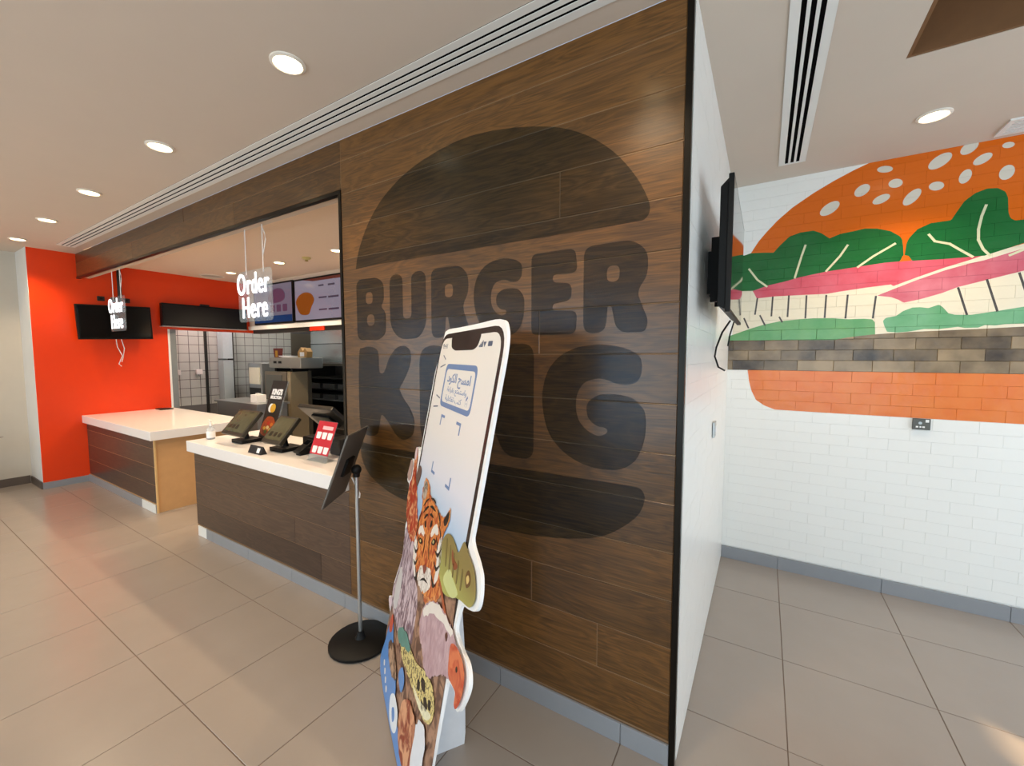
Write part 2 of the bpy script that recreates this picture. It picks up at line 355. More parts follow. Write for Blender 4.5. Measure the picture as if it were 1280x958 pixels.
# ------------------------------------------------------------------ mural paint
def mural_mat():
    m = bpy.data.materials.new('burger mural paint'); m.use_nodes = True
    nt = m.node_tree; N = nt.nodes; L = nt.links; b = N['Principled BSDF']
    geo = N.new('ShaderNodeNewGeometry'); sp = N.new('ShaderNodeSeparateXYZ'); L.new(geo.outputs['Position'], sp.inputs[0])
    X, Z = sp.outputs['X'], sp.outputs['Z']
    cmb = N.new('ShaderNodeCombineXYZ'); L.new(X, cmb.inputs[0]); L.new(Z, cmb.inputs[1]); P = cmb.outputs[0]
    def math_(op, a, c=None):
        n = N.new('ShaderNodeMath'); n.operation = op
        for i, v in enumerate((a, c)):
            if v is None: continue
            if isinstance(v, (int, float)): n.inputs[i].default_value = v
            else: L.new(v, n.inputs[i])
        return n.outputs[0]
    XN = math_('DIVIDE', X, 1.8); ZN = math_('DIVIDE', math_('SUBTRACT', Z, 1.0), 2.2)
    def curve(pts):
        n = N.new('ShaderNodeFloatCurve'); c = n.mapping.curves[0]
        pts = sorted((max(0, min(1, x / 1.8)), max(0, min(1, (z - 1) / 2.2))) for x, z in pts)
        if pts[0][0] > 0: pts = [(0, pts[0][1])] + pts
        if pts[-1][0] < 1: pts = pts + [(1, pts[-1][1])]
        c.points[0].location = pts[0]; c.points[1].location = pts[-1]
        for q in pts[1:-1]: c.points.new(*q)
        for q in c.points: q.handle_type = 'VECTOR'
        n.mapping.update(); L.new(XN, n.inputs['Value']); return n.outputs[0]
    below = lambda pts: math_('LESS_THAN', ZN, curve(pts) if isinstance(pts, list) else (pts - 1) / 2.2)
    above = lambda pts: math_('GREATER_THAN', ZN, curve(pts) if isinstance(pts, list) else (pts - 1) / 2.2)
    both = lambda a, c: math_('MULTIPLY', a, c)
    right = lambda x: math_('GREATER_THAN', X, x)
    state = [lin('#F0F0EC')]
    def rgb(v):
        if isinstance(v, tuple):
            n = N.new('ShaderNodeRGB'); n.outputs[0].default_value = v; return n.outputs[0]
        return v
    cur = rgb(state[0])
    def paint(mask, col):
        nonlocal cur
        n = N.new('ShaderNodeMix'); n.data_type = 'RGBA'; L.new(mask, n.inputs['Factor']); L.new(cur, n.inputs['A']); L.new(rgb(lin(col) if isinstance(col, str) else col), n.inputs['B']); cur = n.outputs['Result']
    dome = [(.0, 2.2), (.10, 2.35), (.138, 2.412), (.184, 2.49), (.233, 2.551), (.298, 2.623), (.385, 2.699), (.507, 2.778), (.617, 2.837), (.724, 2.885), (.812, 2.918), (1.0, 2.97), (1.8, 3.1)]
    ltop = [(0, 2.385), (.099, 2.397), (.134, 2.407), (.221, 2.401), (.281, 2.393), (.321, 2.441), (.376, 2.496), (.439, 2.515), (.517, 2.517), (.564, 2.491), (.611, 2.449), (.669, 2.471), (.741, 2.478), (.8, 2.487), (.865, 2.476), (.933, 2.448), (.981, 2.407), (.997, 2.374), (1.002, 2.25), (1.006, 2.25), (1.012, 2.35), (1.022, 2.388), (1.062, 2.441), (1.123, 2.469), (1.214, 2.472), (1.24, 2.526), (1.267, 2.578), (1.311, 2.617), (1.36, 2.634), (1.404, 2.628), (1.438, 2.599), (1.45, 2.557), (1.454, 2.48), (1.465, 2.441), (1.485, 2.425), (1.55, 2.425), (1.7, 2.46), (1.8, 2.4)]
    lbot = [(0, 2.13), (.161, 2.123), (.255, 2.155), (.355, 2.173), (.451, 2.197), (.605, 2.221), (.751, 2.233), (.909, 2.246), (.988, 2.246), (1.0, 2.285), (1.028, 2.276), (1.046, 2.243), (1.195, 2.236), (1.37, 2.235), (1.53, 2.29), (1.8, 2.34)]
    p1 = [(0, 2.115), (.161, 2.115), (.185, 2.063), (.292, 2.07), (.456, 2.068), (.611, 2.065), (.685, 2.075), (.82, 2.09), (.95, 2.1), (.96, 2.088), (1.077, 2.136), (1.198, 2.182), (1.303, 2.215), (1.4, 2.25), (1.8, 2.36)]
    p2t = [(0, 1.9), (.87, 1.9), (.881, 2.031), (.97, 2.072), (1.078, 2.119), (1.199, 2.165), (1.304, 2.195), (1.371, 2.208), (1.54, 2.262), (1.8, 2.34)]
    p2b = [(0, 2.1), (.878, 2.032), (.953, 2.017), (.993, 1.996), (1.017, 1.976), (1.096, 1.993), (1.194, 2.024), (1.264, 2.056), (1.377, 2.086), (1.486, 2.115), (1.8, 2.2)]
    pat = [(0, 1.748), (.354, 1.744), (.67, 1.74), (.742, 1.757), (.868, 1.772), (1.05, 1.784), (1.393, 1.794), (1.8, 1.81)]
    g1 = [(0, 1.78), (.064, 1.804), (.153, 1.837), (.239, 1.864), (.341, 1.885), (.463, 1.894), (.541, 1.897), (.656, 1.892), (.737, 1.881), (.822, 1.88), (.864, 1.875), (.88, 1.852), (.884, 1.72), (1.8, 1.72)]
    g2t = [(0, 1.7), (.916, 1.7), (.919, 1.86), (.932, 1.881), (.985, 1.892), (1.016, 1.921), (1.061, 1.942), (1.099, 1.942), (1.137, 1.934), (1.185, 1.953), (1.204, 1.935), (1.23, 1.896), (1.261, 1.885), (1.331, 1.881), (1.443, 1.899), (1.548, 1.918), (1.8, 1.95)]
    g2b = [(0, 1.9), (.918, 1.87), (.926, 1.833), (.943, 1.788), (.996, 1.782), (1.049, 1.786), (1.124, 1.801), (1.187, 1.797), (1.276, 1.809), (1.306, 1.801), (1.364, 1.801), (1.392, 1.815), (1.436, 1.811), (1.474, 1.818), (1.8, 1.82)]
    bun = [(0, 1.53), (.1425, 1.53), (.146, 1.5), (.152, 1.442), (.173, 1.36), (.206, 1.289), (.26, 1.251), (.33, 1.223), (.57, 1.221), (1.8, 1.22)]
    nz = N.new('ShaderNodeTexNoise'); nz.inputs['Scale'].default_value = 7; nz.inputs['Detail'].default_value = 4; L.new(geo.outputs['Position'], nz.inputs['Vector'])
    oi = N.new('ShaderNodeObjectInfo')
    def blend(a, c, f):
        n = N.new('ShaderNodeMix'); n.data_type = 'RGBA'; L.new(f, n.inputs['Factor']); n.inputs['A'].default_value = lin(a); n.inputs['B'].default_value = lin(c); return n.outputs['Result']
    orange = '#D9660C'
    paint(both(below(dome), above(2.2)), orange)
    # sesame seeds
    sd = None
    for cx, cz, a, c, ang in ((.603, 2.654, .061, .035, 35), (.774, 2.742, .045, .033, 41), (.885, 2.855, .04, .021, -12), (.942, 2.753, .035, .028, -10), (.875, 2.665, .046, .026, 23), (1.026, 2.649, .057, .03, 51), (1.146, 2.845, .06, .034, 36), (1.137, 2.695, .035, .027, -11), (1.272, 2.894, .045, .03, 44), (1.263, 2.726, .042, .026, 73), (1.332, 2.813, .044, .025, 32), (1.436, 2.711, .042, .031, 78), (1.434, 2.868, .025, .017, -8), (1.56, 2.79, .05, .03, 30), (1.64, 2.7, .04, .03, 70)):
        mp = N.new('ShaderNodeMapping'); mp.vector_type = 'TEXTURE'; mp.inputs['Location'].default_value = (cx, cz, 0); mp.inputs['Rotation'].default_value = (0, 0, math.radians(ang)); mp.inputs['Scale'].default_value = (a, c, 1)
        L.new(P, mp.inputs['Vector']); ln = N.new('ShaderNodeVectorMath'); ln.operation = 'LENGTH'; L.new(mp.outputs[0], ln.inputs[0])
        k = math_('LESS_THAN', ln.outputs['Value'], 1.0); sd = k if sd is None else math_('MAXIMUM', sd, k)
    paint(sd, '#D8D2C4')
    cream = '#E3DCC6'
    onion = both(both(below(2.2), above(pat)), right(.03)); paint(onion, cream)
    paint(both(both(below(2.26), above(p1)), right(.158)), blend('#C2283F', '#D8778A', nz.outputs['Fac']))
    wl = both(both(above(2.02), below(p1)), right(.86)); paint(both(wl, below(2.3)), cream)
    paint(both(below(p2t), above(p2b)), blend('#B8324C', '#D98C9B', nz.outputs['Fac']))
    paint(both(both(below(2.33), above(2.244)), math_('LESS_THAN', math_('ABSOLUTE', math_('SUBTRACT', X, 1.012)), .03)), orange)
    paint(both(below(ltop), above(lbot)), blend('#0F5A24', '#1E7038', nz.outputs['Fac']))
    paint(both(below(g1), above(pat)), blend('#2E8A4C', '#7DAE74', nz.outputs['Fac']))
    paint(both(below(g2t), above(g2b)), blend('#3F8F58', '#86BC94', nz.outputs['Fac']))
    pf = math_('ADD', math_('SUBTRACT', math_('MULTIPLY', nz.outputs['Fac'], 1.3), .55), math_('MULTIPLY', oi.outputs['Random'], .8))
    cl = N.new('ShaderNodeClamp'); L.new(pf, cl.inputs[0])
    paint(both(both(below(pat), above(1.519)), right(.004)), blend('#33261A', '#A08A6A', cl.outputs[0]))
    paint(both(below(1.519), above(bun)), blend('#DB6410', '#E98A3E', nz.outputs['Fac']))
    # leaf veins and onion ticks
    def strokes(segs, w):
        s = None
        for (x0, z0), (x1, z1) in segs:
            mp = N.new('ShaderNodeMapping'); mp.vector_type = 'TEXTURE'; l = math.hypot(x1 - x0, z1 - z0)
            mp.inputs['Location'].default_value = ((x0 + x1) / 2, (z0 + z1) / 2, 0); mp.inputs['Rotation'].default_value = (0, 0, math.atan2(z1 - z0, x1 - x0)); mp.inputs['Scale'].default_value = (l / 2 + w * .35, w / 2, 1)
            L.new(P, mp.inputs['Vector']); ab = N.new('ShaderNodeVectorMath'); ab.operation = 'ABSOLUTE'; L.new(mp.outputs[0], ab.inputs[0])
            s2 = N.new('ShaderNodeSeparateXYZ'); L.new(ab.outputs[0], s2.inputs[0])
            k = math_('LESS_THAN', math_('MAXIMUM', s2.outputs['X'], s2.outputs['Y']), 1.0); s = k if s is None else math_('MAXIMUM', s, k)
        return s
    def pl(*p): return list(zip(p, p[1:]))
    veins = pl((.474, 2.42), (.455, 2.35), (.419, 2.195)) + pl((.712, 2.388), (.675, 2.321), (.601, 2.224)) + pl((.957, 2.364), (.85, 2.295), (.773, 2.233)) + pl((.127, 2.289), (.185, 2.203), (.247, 2.148)) + pl((1.117, 2.399), (1.147, 2.353), (1.215, 2.327), (1.264, 2.283), (1.319, 2.235)) + pl((1.361, 2.536), (1.346, 2.476), (1.336, 2.398), (1.339, 2.334), (1.362, 2.275), (1.392, 2.233)) + pl((1.474, 2.225), (1.53, 2.252), (1.62, 2.32))
    paint(strokes(veins, .013), '#D6D8B4')
    ticks = [((.189, 2.063), (.178, 1.945)), ((.288, 2.066), (.284, 1.927)), ((.388, 2.068), (.385, 1.917)), ((.494, 2.06), (.493, 1.902)), ((.608, 2.054), (.605, 1.9)), ((.727, 2.047), (.721, 1.891)), ((.211, 1.933), (.244, 1.861)), ((.335, 1.915), (.353, 1.879)), ((.106, 1.916), (.137, 1.843)), ((.876, 2.027), (.867, 1.884)), ((1.266, 2.051), (1.312, 1.884)), ((1.388, 2.089), (1.44, 1.899)), ((1.518, 2.116), (1.57, 1.93))]
    paint(strokes(ticks, .011), '#4A4644')
    L.new(cur, b.inputs['Base Color']); b.inputs['Roughness'].default_value = .24
    n2 = N.new('ShaderNodeTexNoise'); n2.inputs['Scale'].default_value = 14; n2.inputs['Detail'].default_value = 3; L.new(geo.outputs['Position'], n2.inputs['Vector'])
    bp = N.new('ShaderNodeBump'); bp.inputs['Strength'].default_value = .25; bp.inputs['Distance'].default_value = .012; L.new(n2.outputs['Fac'], bp.inputs['Height']); L.new(bp.outputs['Normal'], b.inputs['Normal'])
    return m
M_mural = mural_mat()
M_wbrick = mat('white painted brick', '#ECEBE6', .3, var=.03, scale=10, bump=.15, bscale=16)

wall_right = struct(MB().box(0, XR + .1, YM, YM + .12, 0, H + .01).build('wall_right', M_mural), 'white painted brick wall with a big burger mural')
BL, BH = .21, .0753
rnd = random.Random(5); cnt = 0; rest = bmesh.new()
zs = [1.519 + BH * k for k in range(-20, 19)]
for k, z in enumerate(zs):
    off = (k % 2) * BL / 2 + .038
    x = off - BL
    while x < XR:
        a, b_ = max(x, .001), min(x + BL, XR); x += BL
        z0, z1 = max(z, .1), min(z + BH, H)
        if b_ - a < .015 or z1 - z0 < .012: continue
        d = rnd.uniform(.0042, .0056)
        band = 1.5 < z0 < 1.78; soft = 1.2 < z0 < 2.25
        if not band: d = rnd.uniform(.0047, .0051)
        else: d = rnd.uniform(.0035, .008)
        if soft and not band: d = rnd.uniform(.0042, .0056)
        if a < 1.62 and cnt < 320:
            cnt += 1
            piece(wall_right, 'brick', ((a + b_) / 2, YM, (z0 + z1) / 2), '-y', round(b_ - a - .0005 - (.0007 if band else 0), 4), round(z1 - z0 - .0005 - (.0007 if band else 0), 4), round(d, 4), .002 if band else (.0009 if soft else .0005), M_mural)
        else:
            r = bmesh.ops.create_cube(rest, size=1)['verts']
            bmesh.ops.transform(rest, matrix=Matrix.Translation(((a + b_) / 2, YM - d / 2, (z0 + z1) / 2)) @ Matrix.Diagonal((b_ - a - .0006, d, z1 - z0 - .0006, 1)), verts=r)
me = bpy.data.meshes.new('brick_courses'); rest.to_mesh(me); rest.free()
link('brick_courses', me, M_mural, wall_right)['kind'] = 'stuff'

wall_side = struct(MB().box(-.12, 0, .02, YM + .12, 0, H + .01).build('wall_side', M_wbrick), 'narrow white painted brick wall at the end of the oak wall')
sb = bmesh.new()
for k, z in enumerate(zs):
    y = .025 - (k % 2) * BL / 2
    while y < YM:
        a, b_ = max(y, .022), min(y + BL, YM - .008); y += BL
        z0, z1 = max(z, .01), min(z + BH, H)
        if b_ - a < .015 or z1 - z0 < .012: continue
        d = rnd.uniform(.0035, .0042)
        r = bmesh.ops.create_cube(sb, size=1)['verts']
        bmesh.ops.transform(sb, matrix=Matrix.Translation((d / 2, (a + b_) / 2, (z0 + z1) / 2)) @ Matrix.Diagonal((d, b_ - a - .0006, z1 - z0 - .0006, 1)), verts=r)
me = bpy.data.meshes.new('brick_courses'); sb.to_mesh(me); sb.free()
link('brick_courses', me, M_wbrick, wall_side)['kind'] = 'stuff'

# ------------------------------------------------------------------ skirting
def skirting(name, x0, x1, y, h=.09, white_end=None):
    p = struct(MB().box(x0, x1, y - .006, y, 0, h - .002).build(name, M_grey), 'grey tile skirting')
    xs = cuts(x0, x1, gx0 - .6 * 20)
    if white_end: xs = sorted([x for x in xs if abs(x - white_end) > .08] + [white_end])
    for a, b in zip(xs, xs[1:]):
        wh = white_end and ((x0 == white_end_start(name) and b <= white_end + .001) or (name == 'baseboard_left' and a >= white_end - .001))
        piece(p, 'tile', ((a + b) / 2, y - .003, h / 2), '-y', b - a - .003, h, .009, .001, M_white if wh else M_grey)
    return p
def white_end_start(n): return -4.09 if n == 'baseboard_middle' else None
skirting('baseboard_middle', -4.09, -.021, 0, white_end=-3.93)
skirting('baseboard_left', XO, -5.06, 0, white_end=-5.42)
skirting('baseboard_right', .004, XR, YM - .008, .0955)
bo = struct(MB().box(XO, XO + .008, -.414, -.012, 0, .08).build('baseboard_orange', M_grey))
struct(MB().box(XL, XL + .012, YB, -.43, 0, .1).box(XL + .012, XO, -.426, -.414, 0, .09).build('baseboard_far', mat('dark skirting', '#5B5048', .5)))

# ------------------------------------------------------------------ left end: orange wall, pale walls
om = MB().box(XO - .15, XO, -.411, .93, 0, H).box(XO - .15, XO, .93, 2.2, 2.02, H)
wall_left = struct(om.build('wall_left', M_orange), 'bright orange red wall at the far end of the counters')
struct(MB().box(XL - .1, XL, YB, -.3, 0, H).build('wall_far', M_lgrey), 'pale plaster wall at the far left')
struct(MB().box(XL, XO - .0005, -.4138, -.4112, 0, H).build('wall_return', M_white))
# enclosing walls behind and beside the photographer: shop windows added for daylight and a sun slit
bw = MB().box(XL - .1, XR + .1, YB - .1, YB, 0, .25).box(XL - .1, XR + .1, YB - .1, YB, 2.45, H)
edges = [XL - .1, -6.65, -3.95, -3.35, -.65, -.05, 2.65, XR + .1]
for a, b in ((XL - .1, -6.65), (-3.95, -3.35), (-.65, -.05), (2.65, XR + .1)): bw.box(a, b, YB - .1, YB, .25, 2.45)
struct(bw.build('wall_back', M_lgrey))
M_pane = film('window glass', (.95, .97, .96), '#C8D4D4', .06, .03)
for i, (a, b) in enumerate(((-6.65, -3.95), (-3.35, -.65), (-.05, 2.65))):
    w = MB().box(a, b, YB - .07, YB - .03, .25, .3).box(a, b, YB - .07, YB - .03, 2.4, 2.45).box(a, a + .05, YB - .07, YB - .03, .3, 2.4).box(b - .05, b, YB - .07, YB - .03, .3, 2.4).box((a + b) / 2 - .02, (a + b) / 2 + .02, YB - .07, YB - .03, .3, 2.4)
    wo = struct(w.build('window_%d' % (i + 1), M_dark))
    MB().box(a + .05, (a + b) / 2 - .02, YB - .053, YB - .047, .3, 2.4).build('pane', M_pane, wo)
    MB().box((a + b) / 2 + .02, b - .05, YB - .053, YB - .047, .3, 2.4).build('pane', M_pane, wo)
rw = MB().box(XR, XR + .1, YB, -4.2, 0, H).box(XR, XR + .1, -4.2, YM, 2.6, H).box(XR, XR + .1, -4.2, YM, 0, .1).box(XR, XR + .1, 1.9, YM, .1, 2.6).box(XR, XR + .1, -.90, -.62, 1.22, 2.6)
struct(rw.build('wall_end', M_lgrey))
w4 = struct(MB().box(XR + .03, XR + .07, -.90, -.88, .1, 1.22).box(XR + .03, XR + .07, -.64, -.62, .1, 1.22).box(XR + .03, XR + .07, -.88, -.64, .1, .13).box(XR + .03, XR + .07, -.88, -.64, 1.19, 1.22).build('window_4', M_dark))  # unseen slit added so a sun streak reaches the floor
MB().box(XR + .047, XR + .053, -.88, -.64, .13, 1.19).build('pane', M_pane, w4)

for n_, (a, b) in (('window_5', (-4.2, -.9)), ('window_6', (-.62, 1.9))):
    wo = struct(MB().box(XR + .02, XR + .08, a, a + .04, .1, 2.6).box(XR + .02, XR + .08, b - .04, b, .1, 2.6).box(XR + .02, XR + .08, a, b, .1, .14).box(XR + .02, XR + .08, a, b, 2.56, 2.6).build(n_, M_dark), 'window with a pale roller blind pulled down')
    MB().box(XR + .01, XR + .016, a + .002, b - .002, .1, 2.6).build('blind', mat('pale roller blind', '#D8DCE0', .9, emit='#C9DDF0', estr=.6), wo)  # added blind out of view, glows as daylight and blocks the sun

# ------------------------------------------------------------------ kitchen shell
kt = struct(MB().box(-8.42, -8.3, .2, 3.9, 0, KC).build('wall_kitchen', M_wgrout), 'white tiled kitchen wall')
TS = .152
for j in range(16):
    for i in range(5, 14):
        y, z = .95 + TS * j, TS * i
        piece(kt, 'tile', (-8.3, y + TS / 2, z + TS / 2), 'x', TS - .009, TS - .009, .006, .001, M_wtile)
struct(MB().box(-8.42, -.01, 3.9, 4.0, 0, KC).build('wall_rear', mat('grey steel cladding', '#77756C', .4, metal=.4)), 'grey clad rear wall of the kitchen')
struct(MB().box(-8.3, XO - .15, .2, .3, 0, KC).build('wall_corridor', M_white))
struct(MB().box(-8.3, -8.29, 3.38, 3.9, .7, 2.1).build('wall_cladding', mat('steel wall cladding', '#8A8578', .35, metal=.5)), 'brownish steel cladding at the end of the tiles')
struct(MB().box(XO - .16, XO + .012, .93, 1.0, 0, 2.02).build('trim_4', mat('grey door jamb', '#7D8488', .4)), 'grey jamb of the kitchen doorway')
struct(MB().box(XO, XO + .006, .905, .93, 0, 2.02).build('trim_5', M_card))
struct(MB().box(-8.294, -8.27, 1.79, 1.83, 0, KC).build('trim_6', M_dsteel), 'dark corner strip on the tiled wall')
# bulkhead that carries the menu screens
bk = struct(MB().box(XO, -.12, 2.04, 2.16, 2.06, KC).build('wall_bulkhead', mat('cream bulkhead', '#D9C9B6', .6, var=.02)), 'cream bulkhead over the kitchen pass')
MB().box(XO, -.12, 2.02, 2.04, 2.06, 2.12).build('ledge', M_white, bk)
MB().box(XO + .1, -.12, 2.045, 2.155, 2.0, 2.06).build('shadow_rail', M_dsteel, bk)  # dark bar stands in for the shaded gap under the bulkhead
MB().box(-5.5, -5.15, 2.03, 2.05, 2.0, 2.06).build('red_marker', mat('red plastic', '#E2300A', .4), bk)

# ------------------------------------------------------------------ counters
def counter(name, label, x0, x1, depth, seed, mdf=False, loc=None):
    t = thing(name, label, 'counter', (x0, 0, 0))
    MB().box(x0 + .002, x1 - .001, .0028, depth, .0, .768).build('carcass', M_mdf if mdf else M_edge_hl, t, world=True)
    rnd = random.Random(seed)
    for z0, z1 in [(ROW[0], ROW[1]), (ROW[1], ROW[2]), (ROW[2], ROW[3]), (ROW[3], .766)]:
        js = {.19: [-2.27], .39: [-2.57]}.get(round((z0 + z1) / 2, 2), [])
        xs = [x0] + [j for j in js if x0 + .2 < j < x1 - .2] + [x1]
        for a, b in zip(xs, xs[1:]):
            o = piece(t, 'plank', ((a + b) / 2, .012, (z0 + z1) / 2), '-y', b - a - .0028, z1 - z0 - .0028, .012, .0019, M_woodd)
            o.matrix_parent_inverse = pmat(t).inverted()
    return t
cl_ = counter('counter_base', 'dark plank fronted counter base with bare fibreboard end against the orange wall', XO + .004, -5.06, .88, 4, True)
MB().box(-5.061, -5.045, .0, .016, .0, .766).build('edge_strip', mat('raw panel edge', '#D8B27A', .8), cl_, world=True)
cr_ = counter('counter_base', 'dark plank fronted counter base running up to the logo wall', -4.127, OPX - .001, .55, 6)
def worktop(label, x0, x1, y1):
    return tag(MB().box(x0, x1, -.04, y1, .77, .865).build('worktop', M_top, bevel=.004), label, 'worktop', 'white counter tops')
worktop('white worktop with an orange glow lying on the far left counter', XO + .003, -5.0, .93)
worktop('white worktop under the order screens beside the logo wall', -4.17, OPX - .024, .6)

# ------------------------------------------------------------------ ceiling lights
M_lens = mat('warm lamp lens', '#FFF3DC', .4, emit='#FFE2B0', estr=9)
M_ring = mat('white lamp ring', '#E9E2D6', .5)
def downlight(loc, label, group, power=None):
    t = thing('ceiling_light', label, 'ceiling light', loc, group=group)
    MB().lathe([(.072, 0), (.072, -.006), (.06, -.010), (.056, -.004), (.056, 0)]).build('ring', M_ring, t, smooth=True)
    MB().cyl((0, 0, -.006), (0, 0, -.001), .055, seg=28).build('lens', M_lens, t)
    l = bpy.data.lights.new('lamp', 'SPOT'); l.energy = power or SPOT_W; l.color = WARM; l.spot_size = math.radians(120); l.spot_blend = .7; l.shadow_soft_size = .05
    o = bpy.data.objects.new('lamp', l); COL.objects.link(o); o.parent = t; o.location = (0, 0, -.03)
    return t
ROWF = 'round recessed lights over the dining side'
names = ['round recessed ceiling light nearest the logo wall corner', 'second recessed ceiling light along the row by the air slot', 'third recessed ceiling light along the row by the air slot', 'fourth recessed ceiling light toward the orange wall', 'farthest recessed ceiling light beside the orange wall corner']
for x, n in zip((-1.58, -2.96, -4.32, -5.58, -6.8), names): downlight((x, -.53, H), n, ROWF)
downlight((.982, 1.503, H), 'recessed ceiling light in front of the burger mural', ROWF)
for x, y, n in ((-.25, -.53, 'recessed ceiling light above the oak wall corner'), (.9, -2.6, 'recessed ceiling light behind the photographer on the right'), (-2.2, -2.6, 'recessed ceiling light behind the photographer'), (-5.2, -2.6, 'recessed ceiling light over the far dining floor')): downlight((x, y, H), n, ROWF)  # rear row added out of view for warm light
KG = 'round recessed lights in the kitchen ceiling'
for x, n in ((-3.948, 'recessed kitchen light beside the opening edge'), (-5.12, 'recessed kitchen light in front of the menu screens'), (-6.37, 'recessed kitchen light near the orange wall'), (-2.75, 'recessed kitchen light hidden behind the oak wall')): downlight((x, 1.4, KC), n, KG, 105)
# panels added out of view to light the kitchen and corridor
def added_panel_light(loc, label, power):
    t = thing('light_panel', label, 'ceiling light', loc)
    MB().box(-.3, .3, -.3, .3, -.02, 0).build('frame', M_white, t); MB().box(-.27, .27, -.27, .27, -.024, -.02).build('diffuser', mat('panel diffuser', '#FFFFFF', .5, emit='#FFF6EA', estr=3), t)
    a = area_light('panel_lamp', (0, 0, -.03), (0, 0, 0), .54, .54, power, (1, .93, .85)); a.parent = t
added_panel_light((-7.75, 1.5, KC), 'square ceiling light panel in the tiled corridor', 10)
added_panel_light((-6.6, 3.0, KC), 'square ceiling light panel over the kitchen equipment', 24)
# ceiling speaker ring and detector in the kitchen
t = thing('ceiling_speaker', 'round white ceiling speaker above the black menu screen', 'speaker', (-6.876, 1.371, KC))
MB().lathe([(.16, 0), (.16, -.006), (.14, -.012), (.135, -.006), (.135, 0)]).build('rim', M_ring, t); MB().cyl((0, 0, -.006), (0, 0, -.001), .134, seg=32).build('grille', M_lgrey, t)
t = thing('smoke_detector', 'small yellowish smoke detector on the kitchen ceiling', 'detector', (-4.569, 1.425, KC))
MB().lathe([(.05, 0), (.05, -.012), (.04, -.022), (.02, -.026), (.012, -.04), (.004, -.042)]).build('body', mat('yellowed plastic', '#C8B87A', .5), t, smooth=True)
MB().lathe([(.022, -.04), (.022, -.044), (.01, -.048)]).build('sensor', mat('brass', '#B59A4A', .35, metal=.8), t)

# ------------------------------------------------------------------ air diffusers
def slot_diffuser(name, label, M, length, width, nslot, slot, bar):
    t = thing(name, label, 'air vent', M.translation); t.rotation_euler = M.to_euler()
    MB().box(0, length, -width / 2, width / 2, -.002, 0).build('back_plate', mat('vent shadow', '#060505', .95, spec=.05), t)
    fw = (width - nslot * slot - (nslot - 1) * bar) / 2; D = -.005
    MB().box(0, length, -width / 2, -width / 2 + fw, D, -.002).box(0, length, width / 2 - fw, width / 2, D, -.002).box(-.02, 0, -width / 2, width / 2, D, 0).box(length, length + .02, -width / 2, width / 2, D, 0).build('frame', M_white, t)
    y = -width / 2 + fw + slot
    for k in range(nslot - 1):
        MB().box(0, length, y, y + bar, D, -.002).build('blade', M_white, t); y += bar + slot
    return t
slot_diffuser('slot_vent', 'long white three slot air vent along the top of the oak wall', Matrix.Translation((-6.75, -.172, H)), 6.5, .152, 3, .013, .022)
slot_diffuser('slot_vent', 'white three slot air vent running toward the mural wall', Matrix.Translation((.362, -1.2, H)) @ Matrix.Rotation(math.radians(90), 4, 'Z'), 2.95, .15, 3, .018, .013)
vt = thing('square_vent', 'small square white air vent beside the mural wall', 'air vent', (1.47, 1.87, H))
MB().box(-.11, .11, -.09, .09, -.004, 0).build('back_plate', mat('vent shade', '#55504A', .9), vt)
MB().box(-.12, .12, -.10, -.075, -.01, 0).box(-.12, .12, .075, .10, -.01, 0).box(-.12, -.095, -.075, .075, -.01, 0).box(.095, .12, -.075, .075, -.01, 0).build('frame', M_white, vt)
for k in range(5): MB().box(-.095, .095, -.064 + .028 * k, -.05 + .028 * k, -.01, -.004).build('slat', M_white, vt)

# ------------------------------------------------------------------ television on the orange wall (hangs from a pole, a little crooked)
t = thing('television', 'black television hanging crooked from a ceiling pole before the orange wall', 'television', (XO + .16, .31, 1.85))
RX = Matrix.Translation((0, 0, .22)) @ Matrix.Rotation(math.radians(2.2), 4, 'X')
MB().box(-.05, -.005, -.37, .37, -.22, .22, RX).build('housing', M_blk, t, bevel=.004)
MB().box(-.005, -.003, -.355, .355, -.205, .205, RX).build('screen', M_screen, t)
MB().box(-.075, -.05, -.06, .06, -.06, .06, RX).build('bracket', M_blk, t)
MB().cyl((-.075, .07, .22), (-.075, .07, KC - 1.85), .022).build('pole', M_dsteel, t)
MB().tube([(-.06, 0, .02), (-.1, .02, -.1), (-.08, .06, -.22), (-.12, .03, -.33), (-.1, .05, -.36)], .005).build('cable', M_card, t)
MB().tube([(-.06, .05, .02), (-.1, .09, -.12), (-.1, .07, -.25), (-.12, .06, -.30)], .005).build('cable', M_card, t)
for y, s in ((.21, 'wall socket left of the hanging television pole'), (.343, 'wall socket behind the hanging television pole'), (.465, 'wall socket right of the hanging television pole')):
    b = thing('wall_socket', s, 'socket', (XO, y, 2.38)); MB().box(0, .02, -.035, .035, -.03, .03).build('plate', M_dsteel, b, bevel=.003); MB().box(.02, .023, -.015, .015, -.012, .012).build('insert', M_blk, b)
t = thing('menu_screen', 'unlit long black menu screen above the kitchen doorway', 'screen', (XO, 1.385, 2.065))
MB().box(.02, .10, -.565, .565, 0, .325).build('housing', M_blk, t, bevel=.004); MB().box(.1, .102, -.55, .55, .015, .31).build('screen', mat('matte black panel', '#020202', .5), t)
MB().box(.0, .105, -.57, .57, -.014, -.001).build('rail', M_steel, t); MB().box(0, .03, -.06, .06, .3, .36).build('mount', M_dsteel, t)

